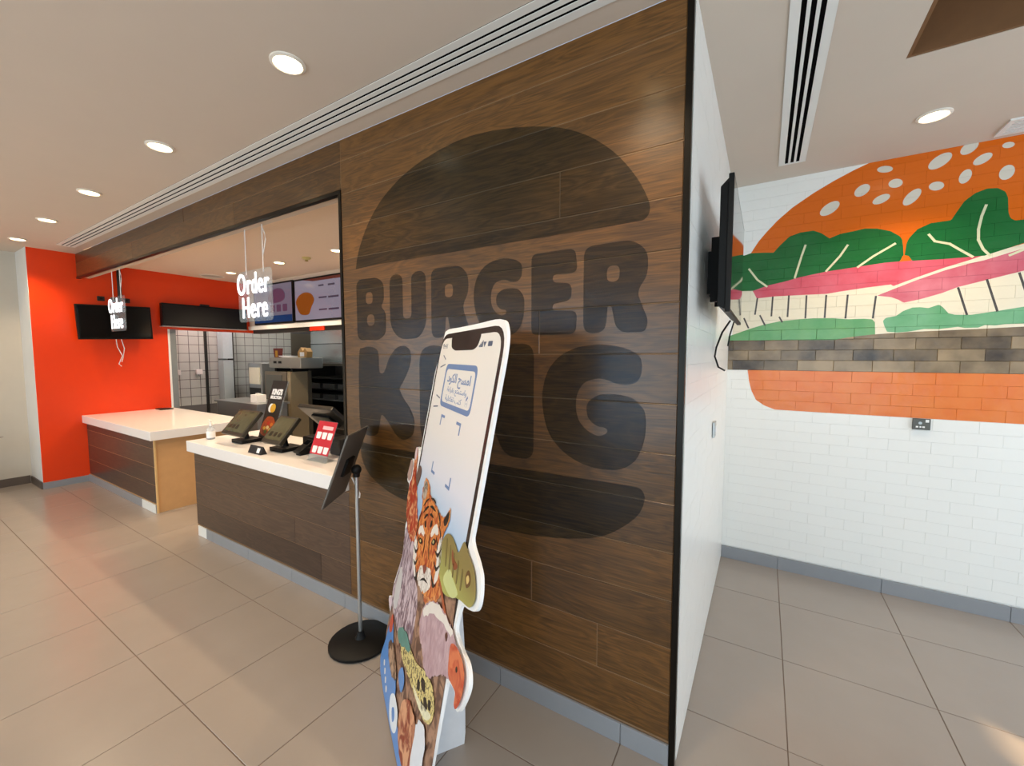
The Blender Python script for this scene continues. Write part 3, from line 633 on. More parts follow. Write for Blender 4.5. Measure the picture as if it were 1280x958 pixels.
# ------------------------------------------------------------------ lit menu screens on the bulkhead
MM = lambda x, z: plane((x, 2.0085, z), (1, 0, 0), (0, 0, 1))
M_lav = mat('lit lavender screen', '#2A2A30', .15, emit='#A79CB4', estr=.3)
M_lav2 = mat('lit pale screen', '#2A2A30', .15, emit='#C3B8CC', estr=.36)
M_blue = mat('lit blue band', '#10182C', .15, emit='#16407C', estr=.4)
M_purp = mat('lit purple picture', '#201820', .15, emit='#6A4A66', estr=.5)
M_pie = mat('lit golden brown picture', '#301806', .15, emit='#A2581C', estr=.5, var=.5, scale=60)
M_line = mat('lit dark caption', '#15121A', .15, emit='#5A5066', estr=.4)
M_maroon = mat('lit maroon band', '#2A0A08', .15, emit='#6A2A22', estr=.5)
def menu(label, x0, x1, z0, z1):
    t = thing('menu_screen', label, 'screen', ((x0 + x1) / 2, 2.04, z0), group='menu screens over the pass')
    MB().box(x0, x1, 2.0105, 2.04, z0, z1).build('housing', M_blk, t, world=True); return t
t = menu('lit menu screen with a blue band along the bottom', -6.99, -5.87, 2.135, 2.775)
flat('screen', [rrect(-6.965, 2.16, -5.895, 2.75, .01)], M_lav, MM(0, 0), .002, t)
MS = plane((0, 2.0055, 0), (1, 0, 0), (0, 0, 1))
flat('picture', [spline_smooth([(-6.55, 2.55), (-6.4, 2.66), (-6.2, 2.68), (-6.08, 2.6), (-6.1, 2.5), (-6.3, 2.46), (-6.5, 2.48)])], M_purp, MS, .002, t)
for k in range(3): flat('picture', [rrect(-6.48 + .17 * k, 2.32, -6.36 + .17 * k, 2.43, .02)], M_purp, MS, .002, t)
flat('picture', [spline_smooth([(-6.95, 2.3), (-6.8, 2.3), (-6.72, 2.36), (-6.8, 2.42), (-6.95, 2.4)])], M_purp, MS, .002, t)
flat('band', [rrect(-6.965, 2.16, -5.895, 2.265, .005)], M_blue, MS, .002, t)
t = menu('lit menu screen showing a golden brown bucket of food', -5.83, -4.70, 2.135, 2.765)
flat('screen', [rrect(-5.805, 2.16, -4.725, 2.74, .01)], M_lav2, MM(0, 0), .002, t)
flat('picture', [spline_smooth([(-5.78, 2.44), (-5.70, 2.52), (-5.55, 2.56), (-5.4, 2.53), (-5.33, 2.44), (-5.40, 2.34), (-5.47, 2.24), (-5.62, 2.235), (-5.70, 2.27), (-5.76, 2.36)])], M_pie, MS, .002, t)
flat('band', [[(-5.35, 2.705), (-4.725, 2.70), (-4.725, 2.74), (-5.6, 2.74)]], M_maroon, MS, .002, t)
for zz, w in ((2.62, .3), (2.45, .46), (2.28, .46)):
    flat('caption', [rrect(-5.22, zz, -5.22 + w * .4, zz + .022, .005)], M_line, MS, .002, t); flat('caption', [rrect(-5.0, zz - .005, -5.0 + w * .5, zz + .02, .005)], M_line, MS, .002, t)

# ------------------------------------------------------------------ neon signs
M_neon = mat('white neon tube', '#FFFFFF', .4, emit='#F4F8FF', estr=1.7)
M_acr = film('clear acrylic', (.93, .95, .96), '#DDE6EA', .10, .05)
def neon(label, x, z, w, y=.085):
    t = thing('neon_sign', label, 'sign', (x, y, z - .19), group='white neon order signs')
    P = plane((x, y, z), (1, 0, 0), (0, 0, 1))
    text('word_order', 'Order', .235, M_neon, P @ Matrix.Translation((0, .085, 0)), .008, t, bold=.0, width=w, space=1.12)
    text('word_here', 'Here', .235, M_neon, P @ Matrix.Translation((.02, -.1, 0)), .008, t, bold=.0, width=w * .78, space=1.12)
    flat('backing', [rrect(-w / 2 - .02, -.2, w / 2 + .02, .2, .04)], M_acr, P @ Matrix.Translation((0, 0, -.016)), .004, t)
    for sx, lp in ((-w * .25, 0), (w * .3, 1)):
        MB().tube([(x + sx, y + .012, z + .17), (x + sx, y + .012, BZ)], .0035).build('cord', M_card, t, world=True)
        if lp: MB().tube([(x + sx, y + .012, BZ - .02), (x + sx + .035, y + .012, BZ - .07), (x + sx + .045, y + .012, BZ - .12), (x + sx + .02, y + .012, BZ - .19), (x + sx, y + .012, BZ - .23)], .0035).build('cord', M_card, t, world=True)
    return t
neon('glowing white neon sign reading Order Here in front of the menu screens', -3.17, 2.10, .46)
neon('glowing white neon sign reading Order Here in front of the hanging television', -6.2, 2.12, .46)

# ------------------------------------------------------------------ things on the right counter
ZC = .865
def tablet(label, cx, y0, y1, z0, z1, w):
    t = thing('order_screen', label, 'screen', (cx, y0, ZC), group='customer order screens')
    P = plane((cx, y0, z0), (1, 0, 0), (0, y1 - y0, z1 - z0)); L_ = math.hypot(y1 - y0, z1 - z0)
    MB().box(-w / 2, w / 2, 0, L_, -.03, 0, P).build('housing', mat('dark olive plastic', '#2C281E', .4), t, bevel=.006, world=True)
    MB().box(-w / 2 + .02, w / 2 - .02, .03, L_ - .02, 0, .0015, P).build('screen', mat('dim screen', '#4A4632', .12, emit='#5A563A', estr=.22, var=.4, scale=25), t, world=True)
    for k in range(3): MB().box(-w / 2 + .05 + .06 * k, -w / 2 + .09 + .06 * k, .06, .1, .0015, .002, P).build('button', mat('screen button', '#2A2415', .2), t, world=True)
    MB().cyl((cx, (y0 + y1) / 2 + .05, ZC + .012), (cx, (y0 + y1) / 2 + .02, (z0 + z1) / 2 - .01), .02).build('neck', M_blk, t, world=True)
    MB().box(cx - .09, cx + .09, (y0 + y1) / 2 - .04, y1 + .05, ZC, ZC + .03).build('base', M_blk, t, bevel=.004, world=True)
tablet('tilted dark order screen nearest the hand sanitizer', -3.665, .10, .27, .95, 1.145, .36)
tablet('tilted dark order screen to the right of the tall black card', -3.05, .10, .27, .945, 1.135, .27)
t = thing('sanitizer_bottle', 'clear pump bottle of hand sanitizer at the counter corner', 'bottle', (-4.07, .117, ZC))
MB().lathe([(.03, 0), (.034, .004), (.034, .085), (.03, .1), (.014, .112), (.012, .122)]).build('bottle', film('clear plastic', (.9, .92, .94), '#E8EEF2', .35, .1), t, smooth=True)
MB().lathe([(.0346, .015), (.0346, .075)]).build('label_band', M_card, t)
MB().cyl((0, 0, .122), (0, 0, .15), .011).cyl((0, 0, .15), (0, 0, .17), .004).box(-.03, .01, -.006, .006, .168, .177).build('pump', M_card, t)
# tall leaning menu card
P = plane((-3.71, .345, ZC + .006), (1, 0, 0), (0, .16, .52)); Lc = .55
t = thing('menu_card', 'tall leaning black menu card with burger picture', 'sign', (-3.59, .37, ZC))
MB().box(0, .24, 0, Lc, -.006, 0, P).build('card', mat('black card', '#1B1613', .5), t, world=True)
MB().box(.242, .25, 0, Lc, -.008, .002, P).build('holder_edge', M_acr, t, world=True)
text('lettering', "KING'S", .07, M_card, P @ Matrix.Translation((.12, .44, 0)), .001, t, bold=.004, width=.17)
text('lettering', 'SELECTION', .036, M_card, P @ Matrix.Translation((.12, .39, 0)), .001, t, bold=.002, width=.18)
flat('badge', [[(.085 + .042 * math.cos(i * .3), .29 + .042 * math.sin(i * .3)) for i in range(21)]], M_card, P, .001, t)
flat('badge', [[(.12 + .042 * math.cos(i * .3), .29 + .042 * math.sin(i * .3)) for i in range(21)]], mat('yellow print', '#D9A21C', .5), P @ Matrix.Translation((0, 0, .001)), .001, t)
pie = [(.01, .06), (.02, .15), (.08, .21), (.17, .2), (.225, .13), (.21, .06), (.11, .03)]
flat('burger_picture', [spline_smooth(pie)], mat('burger print', '#B04A18', .5, var=.8, scale=45), P, .001, t)
for k, (a, b, c) in enumerate(((.06, .1, '#E2B23A'), (.11, .15, '#C8301C'), (.15, .09, '#E8C06A'), (.09, .07, '#5E7A2A'), (.16, .14, '#D8802A'), (.11, .11, '#F0D8A0'))):
    flat('burger_picture', [spline_smooth([(a - .022, b), (a, b + .018), (a + .024, b + .004), (a + .004, b - .018)])], mat('food print %d' % k, c, .5, var=.4, scale=80), P @ Matrix.Translation((0, 0, .001)), .001, t)
MB().box(-3.70, -3.48, .34, .42, ZC, ZC + .03).build('foot', M_blk, t, bevel=.004, world=True)
t = thing('tent_card', 'small black tent card at the front edge of the counter', 'sign', (-3.125, .045, ZC))
MB().prism([(0, 0), (.05, 0), (.025, .06)], .19, plane((-3.22, .02, ZC), (0, 1, 0), (0, 0, 1))).build('card', mat('black folded card', '#15151A', .5), t, world=True)
MB().box(.12, .16, .012, .05, 0, .001, plane((-3.22, .019, ZC), (1, 0, 0), (0, .025, .06))).build('white_panel', M_card, t, world=True)
# till terminal seen from behind
t = thing('cash_register', 'black till with its screen turned to the staff', 'till', (-2.85, .38, ZC))
P = plane((-2.83, .55, 1.04), (-1, 0, 0), (0, -.2, .19))
MB().box(-.23, .23, -.03, .27, -.025, .012, P).build('monitor', mat('till black', '#1E1B16', .35), t, bevel=.008, world=True)
MB().box(-.12, .12, .04, .18, -.045, -.025, P).build('rear_cover', M_blk, t, bevel=.004, world=True)
MB().box(-.06, .02, .2, .215, .0125, .013, P).build('status_light', M_card, t, world=True)
MB().cyl((-2.85, .47, ZC + .02), (-2.85, .50, 1.05), .03).build('neck', M_blk, t, world=True)
MB().box(-3.0, -2.70, .34, .56, ZC, ZC + .1).build('base', M_blk, t, bevel=.01, world=True)
t = thing('receipt_printer', 'black receipt printer beside the till', 'printer', (-2.66, .42, ZC))
MB().box(-2.61, -2.47, .32, .47, ZC, ZC + .13).build('body', mat('printer black', '#191715', .45), t, bevel=.012, world=True)
MB().box(-2.59, -2.49, .318, .322, ZC + .07, ZC + .1).build('paper_slot', M_dsteel, t, world=True)
t = thing('card_reader', 'small black card reader in front of the till', 'card reader', (-2.78, .2, ZC))
Pc = plane((-2.78, .15, ZC + .03), (1, 0, 0), (0, .1, .06))
MB().box(-.04, .04, 0, .15, -.02, 0, Pc).build('body', M_blk, t, bevel=.006, world=True); MB().box(-.03, .03, .09, .135, 0, .001, Pc).build('screen', M_screen, t, world=True)
MB().box(-2.81, -2.75, .17, .27, ZC, ZC + .045).build('stand', M_blk, t, world=True)
t = thing('sauce_sign', 'red and white sauce sign in a clear acrylic holder', 'sign', (-2.49, .17, ZC))
P = plane((-2.60, .13, ZC), (1, 0, 0), (0, .11, .28)); Ls = .3
MB().box(0, .22, 0, Ls, -.004, 0, P).build('holder', M_acr, t, world=True)
MB().box(.003, .217, .05, Ls - .003, 0, .001, P).build('print', mat('red print', '#C41E2E', .45), t, world=True)
for r_, zz in enumerate((.165, .06)):
    for k in range(3):
        c0 = .02 + .065 * k; flat('cup_print', [round_poly([(c0 + .005, zz), (c0 + .05, zz), (c0 + .055, zz + .05), (c0, zz + .05)], .008)], M_card, P @ Matrix.Translation((0, 0, .001)), .001, t)
flat('caption', [rrect(.07, .235, .19, .262, .004)], mat('pale print', '#EBB9BC', .5), P @ Matrix.Translation((0, 0, .001)), .001, t)
MB().box(-2.60, -2.38, .12, .22, ZC, ZC + .004).build('foot', M_acr, t, world=True)
t = thing('tape_ring', 'white ring of receipt tape behind the sauce sign', 'tape', (-2.38, .5, ZC))
MB().lathe([(.045, -.02), (.045, .02), (.03, .02), (.03, -.02)], M=plane((-2.38, .5, ZC + .20), (1, 0, 0), (0, .2, 1))).build('roll', M_card, t, world=True)
MB().box(-2.43, -2.33, .48, .58, ZC, ZC + .155).build('dispenser', M_blk, t, bevel=.006, world=True)
t = thing('payment_tray', 'flat black tray at the back of the left worktop', 'tray', (-7.05, .77, ZC))
MB().box(-7.18, -6.98, .70, .85, ZC, ZC + .012).build('base', M_blk, t, bevel=.003, world=True); MB().box(-7.16, -7.0, .72, .83, ZC + .012, ZC + .016).build('pad', M_dsteel, t, world=True)

# ------------------------------------------------------------------ kitchen equipment behind the pass
t = thing('prep_table', 'stainless steel prep table behind the left counter', 'table', (-6.9, 1.85, 0))
MB().box(-7.55, -6.2, 1.6, 2.1, .87, .9).build('top', M_steel, t, world=True); MB().box(-7.5, -6.25, 1.62, 2.08, .15, .87).build('cabinet', M_steel, t, world=True)
for x in (-7.48, -6.29):
    for y in (1.64, 2.04): MB().cyl((x, y, 0), (x, y, .15), .02).build('leg', M_steel, t, world=True)
t = thing('napkin_box', 'white box of napkins on the steel prep table', 'box', (-6.55, 1.8, .9))
MB().box(-.1, .1, -.07, .07, 0, .12).build('carton', M_card, t, bevel=.004); MB().box(-.05, .05, -.02, .02, .12, .14).build('napkin', M_white, t)
t = thing('steel_locker', 'tall pale steel locker against the tiled wall', 'cabinet', (-8.17, 2.07, 0))
MB().box(-.1, .1, -.08, .08, 0, 1.55).build('lower_door', mat('pale steel', '#C6D2D6', .3, metal=.3), t); MB().box(-.1, .1, -.08, .08, 1.58, 2.1).build('upper_door', mat('pale blue steel', '#D3E2EA', .3, metal=.2), t); MB().box(-.1, .1, .08, .1, 0, 2.1).build('side_post', M_dsteel, t)
t = thing('ice_machine', 'cream fronted drinks machine beside the tiled wall', 'machine', (-7.6, 2.45, 0))
MB().box(-7.85, -7.4, 2.3, 2.7, .0, 1.5).build('body', M_steel, t, bevel=.01, world=True); MB().box(-7.80, -7.45, 2.285, 2.3, 1.12, 1.42).build('front', mat('cream enamel', '#E6E2CC', .35), t, world=True); MB().box(-7.80, -7.45, 2.285, 2.3, .8, 1.05).build('vent_panel', M_dsteel, t, world=True)
t = thing('steel_cabinet', 'low steel cabinet under the conveyor toaster', 'cabinet', (-6.9, 2.5, 0))
MB().box(-7.3, -6.62, 2.3, 2.75, 0, 1.36).build('body', mat('warm steel', '#9A9586', .3, metal=.8), t, world=True); MB().box(-7.25, -6.75, 2.29, 2.3, .2, 1.3).build('door', mat('grey steel door', '#7E817C', .3, metal=.7), t, world=True); MB().box(-6.60, -6.5, 2.3, 2.6, 0, 1.36).build('upright', mat('beige upright', '#A2977E', .4, metal=.4), t, world=True)
t = thing('conveyor_toaster', 'grey conveyor toaster standing on the steel cabinet', 'toaster', (-6.7, 2.5, 1.36))
MB().box(-7.15, -6.2, 2.3, 2.7, 1.42, 1.6).build('body', mat('toaster grey', '#9A9C98', .35, metal=.6), t, bevel=.012, world=True)
for x in (-7.05, -6.56): MB().box(x - .03, x + .03, 2.36, 2.64, 1.36, 1.42).build('foot', M_blk, t, world=True)
for x in (-6.95, -6.8): MB().box(x - .04, x + .04, 2.292, 2.3, 1.5, 1.54).build('switch', M_blk, t, world=True)
t = thing('fry_carton', 'red and yellow fry carton on top of the toaster', 'carton', (-7.06, 2.42, 1.6))
MB().prism([(-.07, 0), (.07, 0), (.1, .16), (-.1, .16)], .06, plane((0, .03, 0), (1, 0, 0), (0, 0, 1))).build('box', mat('dark red card', '#6A1E16', .5), t); MB().box(-.035, .035, -.032, -.03, .01, .12).build('label_patch', mat('yellow card', '#D09A20', .5), t)
t = thing('paper_stack', 'loose white papers lying on the toaster', 'paper', (-6.72, 2.45, 1.6))
for k in range(4): MB().box(-.17, .17, -.1, .1, .008 * k, .008 * k + .007, Matrix.Rotation(.2 * k - .3, 4, 'Z')).build('sheet', M_card, t)
t = thing('paper_bag', 'crumpled brown paper bag on the right end of the toaster', 'bag', (-6.36, 2.48, 1.6))
bgm = MB().prism([(-.12, 0), (.12, 0), (.14, .1), (.08, .16), (.02, .1), (-.04, .17), (-.13, .09)], .1, plane((0, .05, 0), (1, 0, 0), (0, 0, 1))); bgm.build('bag', mat('kraft paper', '#B9935A', .8), t); MB().box(-.05, .06, -.06, -.05, .02, .09).build('label_patch', M_card, t)
t = thing('extractor_hood', 'large stainless extractor hood over the grill line', 'hood', (-5.8, 3.45, 1.51))
MB().box(-7.0, -4.4, 3.0, 3.88, 1.51, 2.62).build('canopy', mat('hood steel', '#B4C2C4', .25, metal=.75, var=.15, scale=3), t, world=True)
MB().box(-7.0, -4.4, 2.985, 3.0, 1.84, 1.85).build('seam', M_dsteel, t, world=True); MB().box(-7.02, -4.38, 2.98, 3.0, 1.49, 1.515).build('lip', M_steel, t, world=True)
t = thing('holding_cabinet', 'dark open fronted food holding cabinet under the hood', 'cabinet', (-6.2, 3.4, 0))
MB().box(-7.4, -5.0, 3.75, 3.85, 0, 1.42).box(-7.4, -7.36, 3.1, 3.75, 0, 1.42).box(-5.04, -5.0, 3.1, 3.75, 0, 1.42).box(-7.36, -5.04, 3.1, 3.75, 0, .55).build('body', M_dsteel, t, world=True)
for z in (.8, 1.0, 1.2): MB().box(-7.36, -5.04, 3.08, 3.75, z, z + .02).build('shelf', M_steel if z == .8 else M_dsteel, t, world=True)
for z in (.82, 1.02):
    for k in range(5): MB().box(-7.3 + .45 * k, -6.95 + .45 * k, 3.12, 3.6, z, z + .09).build('tray', mat('grey tray', '#6C6E6C', .35, metal=.6), t, world=True)
for (x, y, z, n) in ((-8.294, 1.18, 1.52, 'upper soap dispenser on the tiled wall'), (-8.294, 1.36, 1.30, 'left of two small dispensers low on the tiled wall'), (-8.294, 1.68, 1.30, 'right of two small dispensers low on the tiled wall')):
    t = thing('soap_dispenser', n, 'dispenser', (x, y, z)); MB().box(0, .06, -.05, .05, 0, .09).build('body', M_card, t, bevel=.01); MB().cyl((.03, 0, -.02), (.03, 0, 0), .012).build('nozzle', M_steel, t)

# ------------------------------------------------------------------ tablet stand by the logo wall
t = thing('menu_stand', 'grey tilted tablet panel on a silver pole with a round black base', 'stand', (-1.656, -.171, 0))
MB().lathe([(.165, 0), (.172, .006), (.172, .018), (.165, .024), (.03, .03), (.022, .045), (.018, .07)]).build('base', M_blk, t, smooth=True)
MB().cyl((0, 0, .06), (0, 0, .985), .0105).build('pole', M_steel, t, smooth=True)
hd, tl = math.radians(32), math.radians(20.4)
nh = Vector((-math.cos(hd), -math.sin(hd), 0)); hv = Vector((-math.sin(hd), math.cos(hd), 0)); upv = Vector((0, 0, math.cos(tl))) - nh * math.sin(tl)
P = plane(Vector((-1.722, -.187, 1.018)) - Vector((-1.656, -.171, 0)), hv, upv)   # local z = hv x upv
MB().box(-.154, .154, -.21, .21, -.005, .005, P).build('panel', mat('grey plastic panel', '#5B5650', .45), t, bevel=.003)
sgn = 1 if (hv.cross(upv)).dot(Vector((1, 0, 0))) > 0 else -1
MB().box(-.14, .14, -.195, .195, -sgn * .0075 - .002, -sgn * .0075 + .002, P).build('screen', M_screen, t)
MB().box(-.05, .05, -.05, .05, sgn * .012 - .007, sgn * .012 + .007, P).build('bracket', M_blk, t)
MB().sph((0, 0, 1.0), .028).cyl((0, 0, .96), (0, 0, .99), .018).build('joint', M_blk, t, smooth=True)
MB().tube([(-.04, 0, .95), (-.02, .01, .9), (.005, .015, .86), (.012, .005, .84)], .004).build('cable', M_card, t)

# ------------------------------------------------------------------ phone shaped standee
PHI, TILT = math.radians(-33.965), math.radians(11.2726)
sx_, sy_, ZB = -1.396, -.255, .01
ex = Vector((math.cos(PHI), math.sin(PHI), 0)); nb = Vector((-math.sin(PHI), math.cos(PHI), 0)); tv = Vector((0, 0, math.cos(TILT))) + nb * math.sin(TILT)
PS = plane((sx_, sy_, 0), ex, tv)          # local (a, b), +z = front
std = thing('standee', 'leaning phone shaped cardboard standee with wild animals printed on it', 'standee', (-1.02, -.5, 0))
OUT = [(.06, .0), (.02, .02), (.0, .08), (.0, .27), (-.07, .305), (-.1, .335), (-.03, .37), (-.05, .42), (-.02, .5), (.015, .6), (.0, .68), (-.03, .75), (-.01, .79), (-.06, .8), (-.09, .87), (-.11, .94), (-.17, .95), (-.235, 1.0), (-.24, 1.03), (-.18, 1.078), (-.1, 1.085), (-.09, 1.14), (-.05, 1.165), (-.002, 1.15), (.0, 1.3), (.0, 1.5), (.0, 1.68), (.03, 1.76), (.1, 1.794), (.3, 1.794), (.55, 1.794), (.78, 1.794), (.85, 1.76), (.879, 1.68), (.88, 1.5), (.882, 1.3), (.882, 1.1), (.888, 1.04), (.96, 1.005), (1.003, .975), (1.022, .92), (1.01, .88), (.96, .855), (.9, .835), (.885, .80), (.886, .745), (.95, .728), (1.02, .722), (1.052, .688), (1.045, .64), (1.015, .58), (.985, .57), (.955, .60), (.9, .583), (.886, .54), (.885, .3), (.885, .08), (.86, .02), (.82, .0), (.45, .0)]
out_s = [(a, max(b, .0)) for a, b in spline_smooth(OUT, 4)]
flat('board', [out_s], M_card, PS @ Matrix.Translation((0, 0, -.012)), .012, std)
def pr(name, pts, m, lay, smooth=True, n=4, depth=.0008):
    return flat(name, [spline_smooth(pts, n) if smooth else pts], m, PS @ Matrix.Translation((0, 0, lay * .0009)), depth, std)
_rg = random.Random(11)
def ragged(pts, amp=.006, n=5):
    out = spline_smooth(pts, n); return [(x + _rg.uniform(-amp, amp), y + _rg.uniform(-amp, amp)) for x, y in out]
def prf(name, pts, m, lay, amp=.006): return pr(name, ragged(pts, amp), m, lay, False)
def bmat(name, stops, axis_scale=1, rough=.3):
    """flat print whose ink changes up the board (board height b)"""
    m = bpy.data.materials.new(name); m.use_nodes = True; N = m.node_tree.nodes; L = m.node_tree.links; b = N['Principled BSDF']; b.inputs['Roughness'].default_value = rough
    g = N.new('ShaderNodeNewGeometry'); s = N.new('ShaderNodeSeparateXYZ'); L.new(g.outputs['Position'], s.inputs[0])
    mr = N.new('ShaderNodeMapRange'); mr.inputs['From Min'].default_value = 0; mr.inputs['From Max'].default_value = 1.76; L.new(s.outputs['Z'], mr.inputs['Value'])
    cr = N.new('ShaderNodeValToRGB'); el = cr.color_ramp.elements
    el[0].position, el[0].color = stops[0][0], lin(stops[0][1]); el[1].position, el[1].color = stops[-1][0], lin(stops[-1][1])
    for p, c in stops[1:-1]: q = el.new(p); q.color = lin(c)
    L.new(mr.outputs['Result'], cr.inputs[0]); L.new(cr.outputs[0], b.inputs['Base Color']); return m
def fur(name, c1, c2, scale, rough=.4, stretch=(1, 1, 1), thr=(.42, .58)):
    m = bpy.data.materials.new(name); m.use_nodes = True; N = m.node_tree.nodes; L = m.node_tree.links; b = N['Principled BSDF']; b.inputs['Roughness'].default_value = rough
    g = N.new('ShaderNodeNewGeometry'); mp = N.new('ShaderNodeMapping'); mp.inputs['Scale'].default_value = stretch; L.new(g.outputs['Position'], mp.inputs['Vector'])
    nz = N.new('ShaderNodeTexNoise'); nz.inputs['Scale'].default_value = scale; nz.inputs['Detail'].default_value = 3; nz.inputs['Distortion'].default_value = 1.2; L.new(mp.outputs[0], nz.inputs['Vector'])
    cr = N.new('ShaderNodeValToRGB'); el = cr.color_ramp.elements; el[0].position, el[0].color = thr[0], lin(c1); el[1].position, el[1].color = thr[1], lin(c2)
    L.new(nz.outputs['Fac'], cr.inputs[0]); L.new(cr.outputs[0], b.inputs['Base Color']); return m
M_bez = mat('printed dark bezel', '#2E2624', .25)
pr('bezel', rrect(.018, .02, .861, 1.772, .115), M_bez, 0, False)
M_scr = bmat('printed sky', [(0, '#8DB4DE'), (.5, '#8FBCE6'), (.56, '#B9D0EA'), (.63, '#E4E4EE'), (.72, '#ECE9E6'), (1, '#ECE8E0')])
pr('phone_screen', rrect(.045, .045, .835, 1.748, .085), M_scr, 1, False)
pr('notch', round_poly([(.21, 1.752), (.235, 1.70), (.30, 1.685), (.555, 1.685), (.60, 1.70), (.622, 1.752)], .02), M_bez, 2, False)
M_ink = mat('blue grey ink', '#6E88B4', .4); M_inkd = mat('dark ink', '#4E5A72', .4)
PT = PS @ Matrix.Translation((0, 0, 2 * .0009))
text('clock_print', '9:41', .035, M_inkd, PT @ Matrix.Translation((.125, 1.708, 0)), .0006, std, width=.08)
for k in range(4): flat('signal_print', [[(.615 + .011 * k, 1.695), (.623 + .011 * k, 1.695), (.623 + .011 * k, 1.703 + .006 * k), (.615 + .011 * k, 1.703 + .006 * k)]], M_inkd, PT, .0006, std)
flat('wifi_print', [[(.675, 1.695), (.69, 1.715), (.66, 1.715)]], M_inkd, PT, .0006, std)
flat('battery_print', [rrect(.71, 1.697, .752, 1.716, .004)], M_inkd, PT, .0006, std)
# blue framed Arabic caption
flat('caption_frame', [rrect(.207, 1.42, .652, 1.622, .04), rrect(.225, 1.442, .636, 1.598, .03)], M_ink, PT, .0006, std)
def arab(s): return ''.join(chr(c) for c in reversed(s))
# presentation forms, right to left: scan the code / enjoy / interactive books
A1 = arab([0xFE8D, 0xFEE3, 0xFEB4, 0xFEA2, 0x20, 0xFE8D, 0xFEDF, 0xFEDC, 0xFEEE, 0xFEA9])
A2 = arab([0xFEED, 0xFE8D, 0xFEB3, 0xFE98, 0xFEE4, 0xFE98, 0xFECA, 0x20, 0xFE91, 0xFED8, 0xFEAE, 0xFE8D, 0xFE80, 0xFE93])
A3 = arab([0xFEDB, 0xFE98, 0xFE90, 0x20, 0xFE97, 0xFED4, 0xFE8E, 0xFECB, 0xFEE0, 0xFEF4, 0xFE94])
text('caption_text', A1, .055, M_ink, PT @ Matrix.Translation((.43, 1.556, 0)), .0006, std, bold=.0012, width=.33)
text('caption_text', A2, .032, M_ink, PT @ Matrix.Translation((.43, 1.505, 0)), .0006, std, width=.28)
text('caption_text', A3, .034, M_ink, PT @ Matrix.Translation((.40, 1.464, 0)), .0006, std, width=.24)
text('caption_text', '6', .055, M_ink, PT @ Matrix.Translation((.585, 1.472, 0)), .0006, std, bold=.003)
for a, b, a2, b2 in ((.12, 1.66, .17, 1.64), (.10, 1.60, .18, 1.615), (.12, 1.46, .19, 1.45), (.10, 1.40, .18, 1.41)):
    flat('ray_print', [[(a, b), (a2, b2), (a2, b2 + .006), (a, b + .006)]], M_inkd, PT, .0006, std)
# scan frame corners (the code itself is left out)
for (a, b, da, db) in ((.27, 1.385, 1, -1), (.57, 1.385, -1, -1), (.27, 1.113, 1, 1), (.57, 1.113, -1, 1)):
    flat('scan_corner', [[(a, b), (a + .06 * da, b), (a + .06 * da, b + .012 * db), (a + .012 * da, b + .012 * db), (a + .012 * da, b + .05 * db), (a, b + .05 * db)]], M_ink, PT, .0006, std)
# animals
pr('backdrop_print', [(.05, .05), (.05, .62), (.25, .8), (.5, .9), (.66, .84), (.832, .9), (.832, .05)], fur('undergrowth print', '#5E4236', '#A8826A', 14), 2, n=3)
M_mauve = fur('mauve fur print', '#6E5460', '#CDBBC2', 16, stretch=(3, 3, .7))
prf('ape_print', [(-.005, .36), (-.03, .42), (0, .5), (.03, .6), (.015, .68), (.0, .74), (.06, .78), (.2, .78), (.3, .66), (.42, .6), (.45, .45), (.4, .36), (.3, .33), (.12, .33)], M_mauve, 3)
prf('ape_print', [(.02, .42), (.04, .54), (.09, .56), (.12, .48), (.10, .38), (.05, .36)], mat('pale fur print', '#CDC9C6', .5), 4)
pr('ear_print', [(-.09, .325), (-.03, .365), (.0, .345), (-.02, .31)], mat('pink ear print', '#D8C4CC', .5), 2)
M_gir = fur('giraffe print', '#A8361A', '#DFA070', 22, thr=(.5, .62))
prf('giraffe_print', [(-.085, 1.13), (-.05, 1.15), (-.02, 1.1), (.01, 1.03), (.08, .98), (.14, .92), (.2, .86), (.24, .78), (.15, .74), (.05, .75), (-.0, .78), (-.045, .81), (-.075, .87), (-.09, .94), (-.06, 1.0), (-.075, 1.07)], M_gir, 4)
pr('giraffe_ear', [(-.22, 1.015), (-.17, 1.065), (-.11, 1.07), (-.09, 1.0), (-.13, .96)], mat('ear print', '#B79A90', .5), 4)
pr('giraffe_ear', [(.02, 1.03), (.06, 1.09), (.11, 1.075), (.10, 1.02), (.06, .98)], mat('dark ear print', '#6A5248', .5), 4)
pr('giraffe_horn', [(-.08, 1.1), (-.085, 1.15), (-.05, 1.158), (-.045, 1.1)], mat('horn print', '#D9C2C4', .5), 5)
M_tig = fur('tiger print', '#A8401A', '#E2924A', 34, stretch=(1.6, 1.6, .6))
prf('tiger_print', [(.24, .94), (.2, .99), (.205, 1.05), (.24, 1.072), (.3, 1.054), (.34, 1.02), (.46, 1.015), (.53, 1.0), (.59, 1.018), (.634, 1.06), (.645, 1.016), (.615, .967), (.6, .92), (.625, .87), (.654, .817), (.648, .75), (.589, .69), (.47, .655), (.356, .672), (.259, .719), (.212, .795), (.22, .88)], M_tig, 5)
M_bk = mat('black print', '#1C1714', .4); M_wh = mat('white print', '#E6DFD6', .4)
def tg(pts):
    c, sn = math.cos(math.radians(21)), math.sin(math.radians(21))
    return [(.415 + u * c - v * sn, .845 + u * sn + v * c) for u, v in pts]
def both_sides(pts): return [pts, [(-u, v) for u, v in reversed(pts)]]
pr('tiger_ear', [(.215, .99), (.215, 1.045), (.24, 1.062), (.275, 1.045), (.28, 1.0), (.25, .975)], fur('ear tuft print', '#3A2C22', '#B8A898', 20), 6)
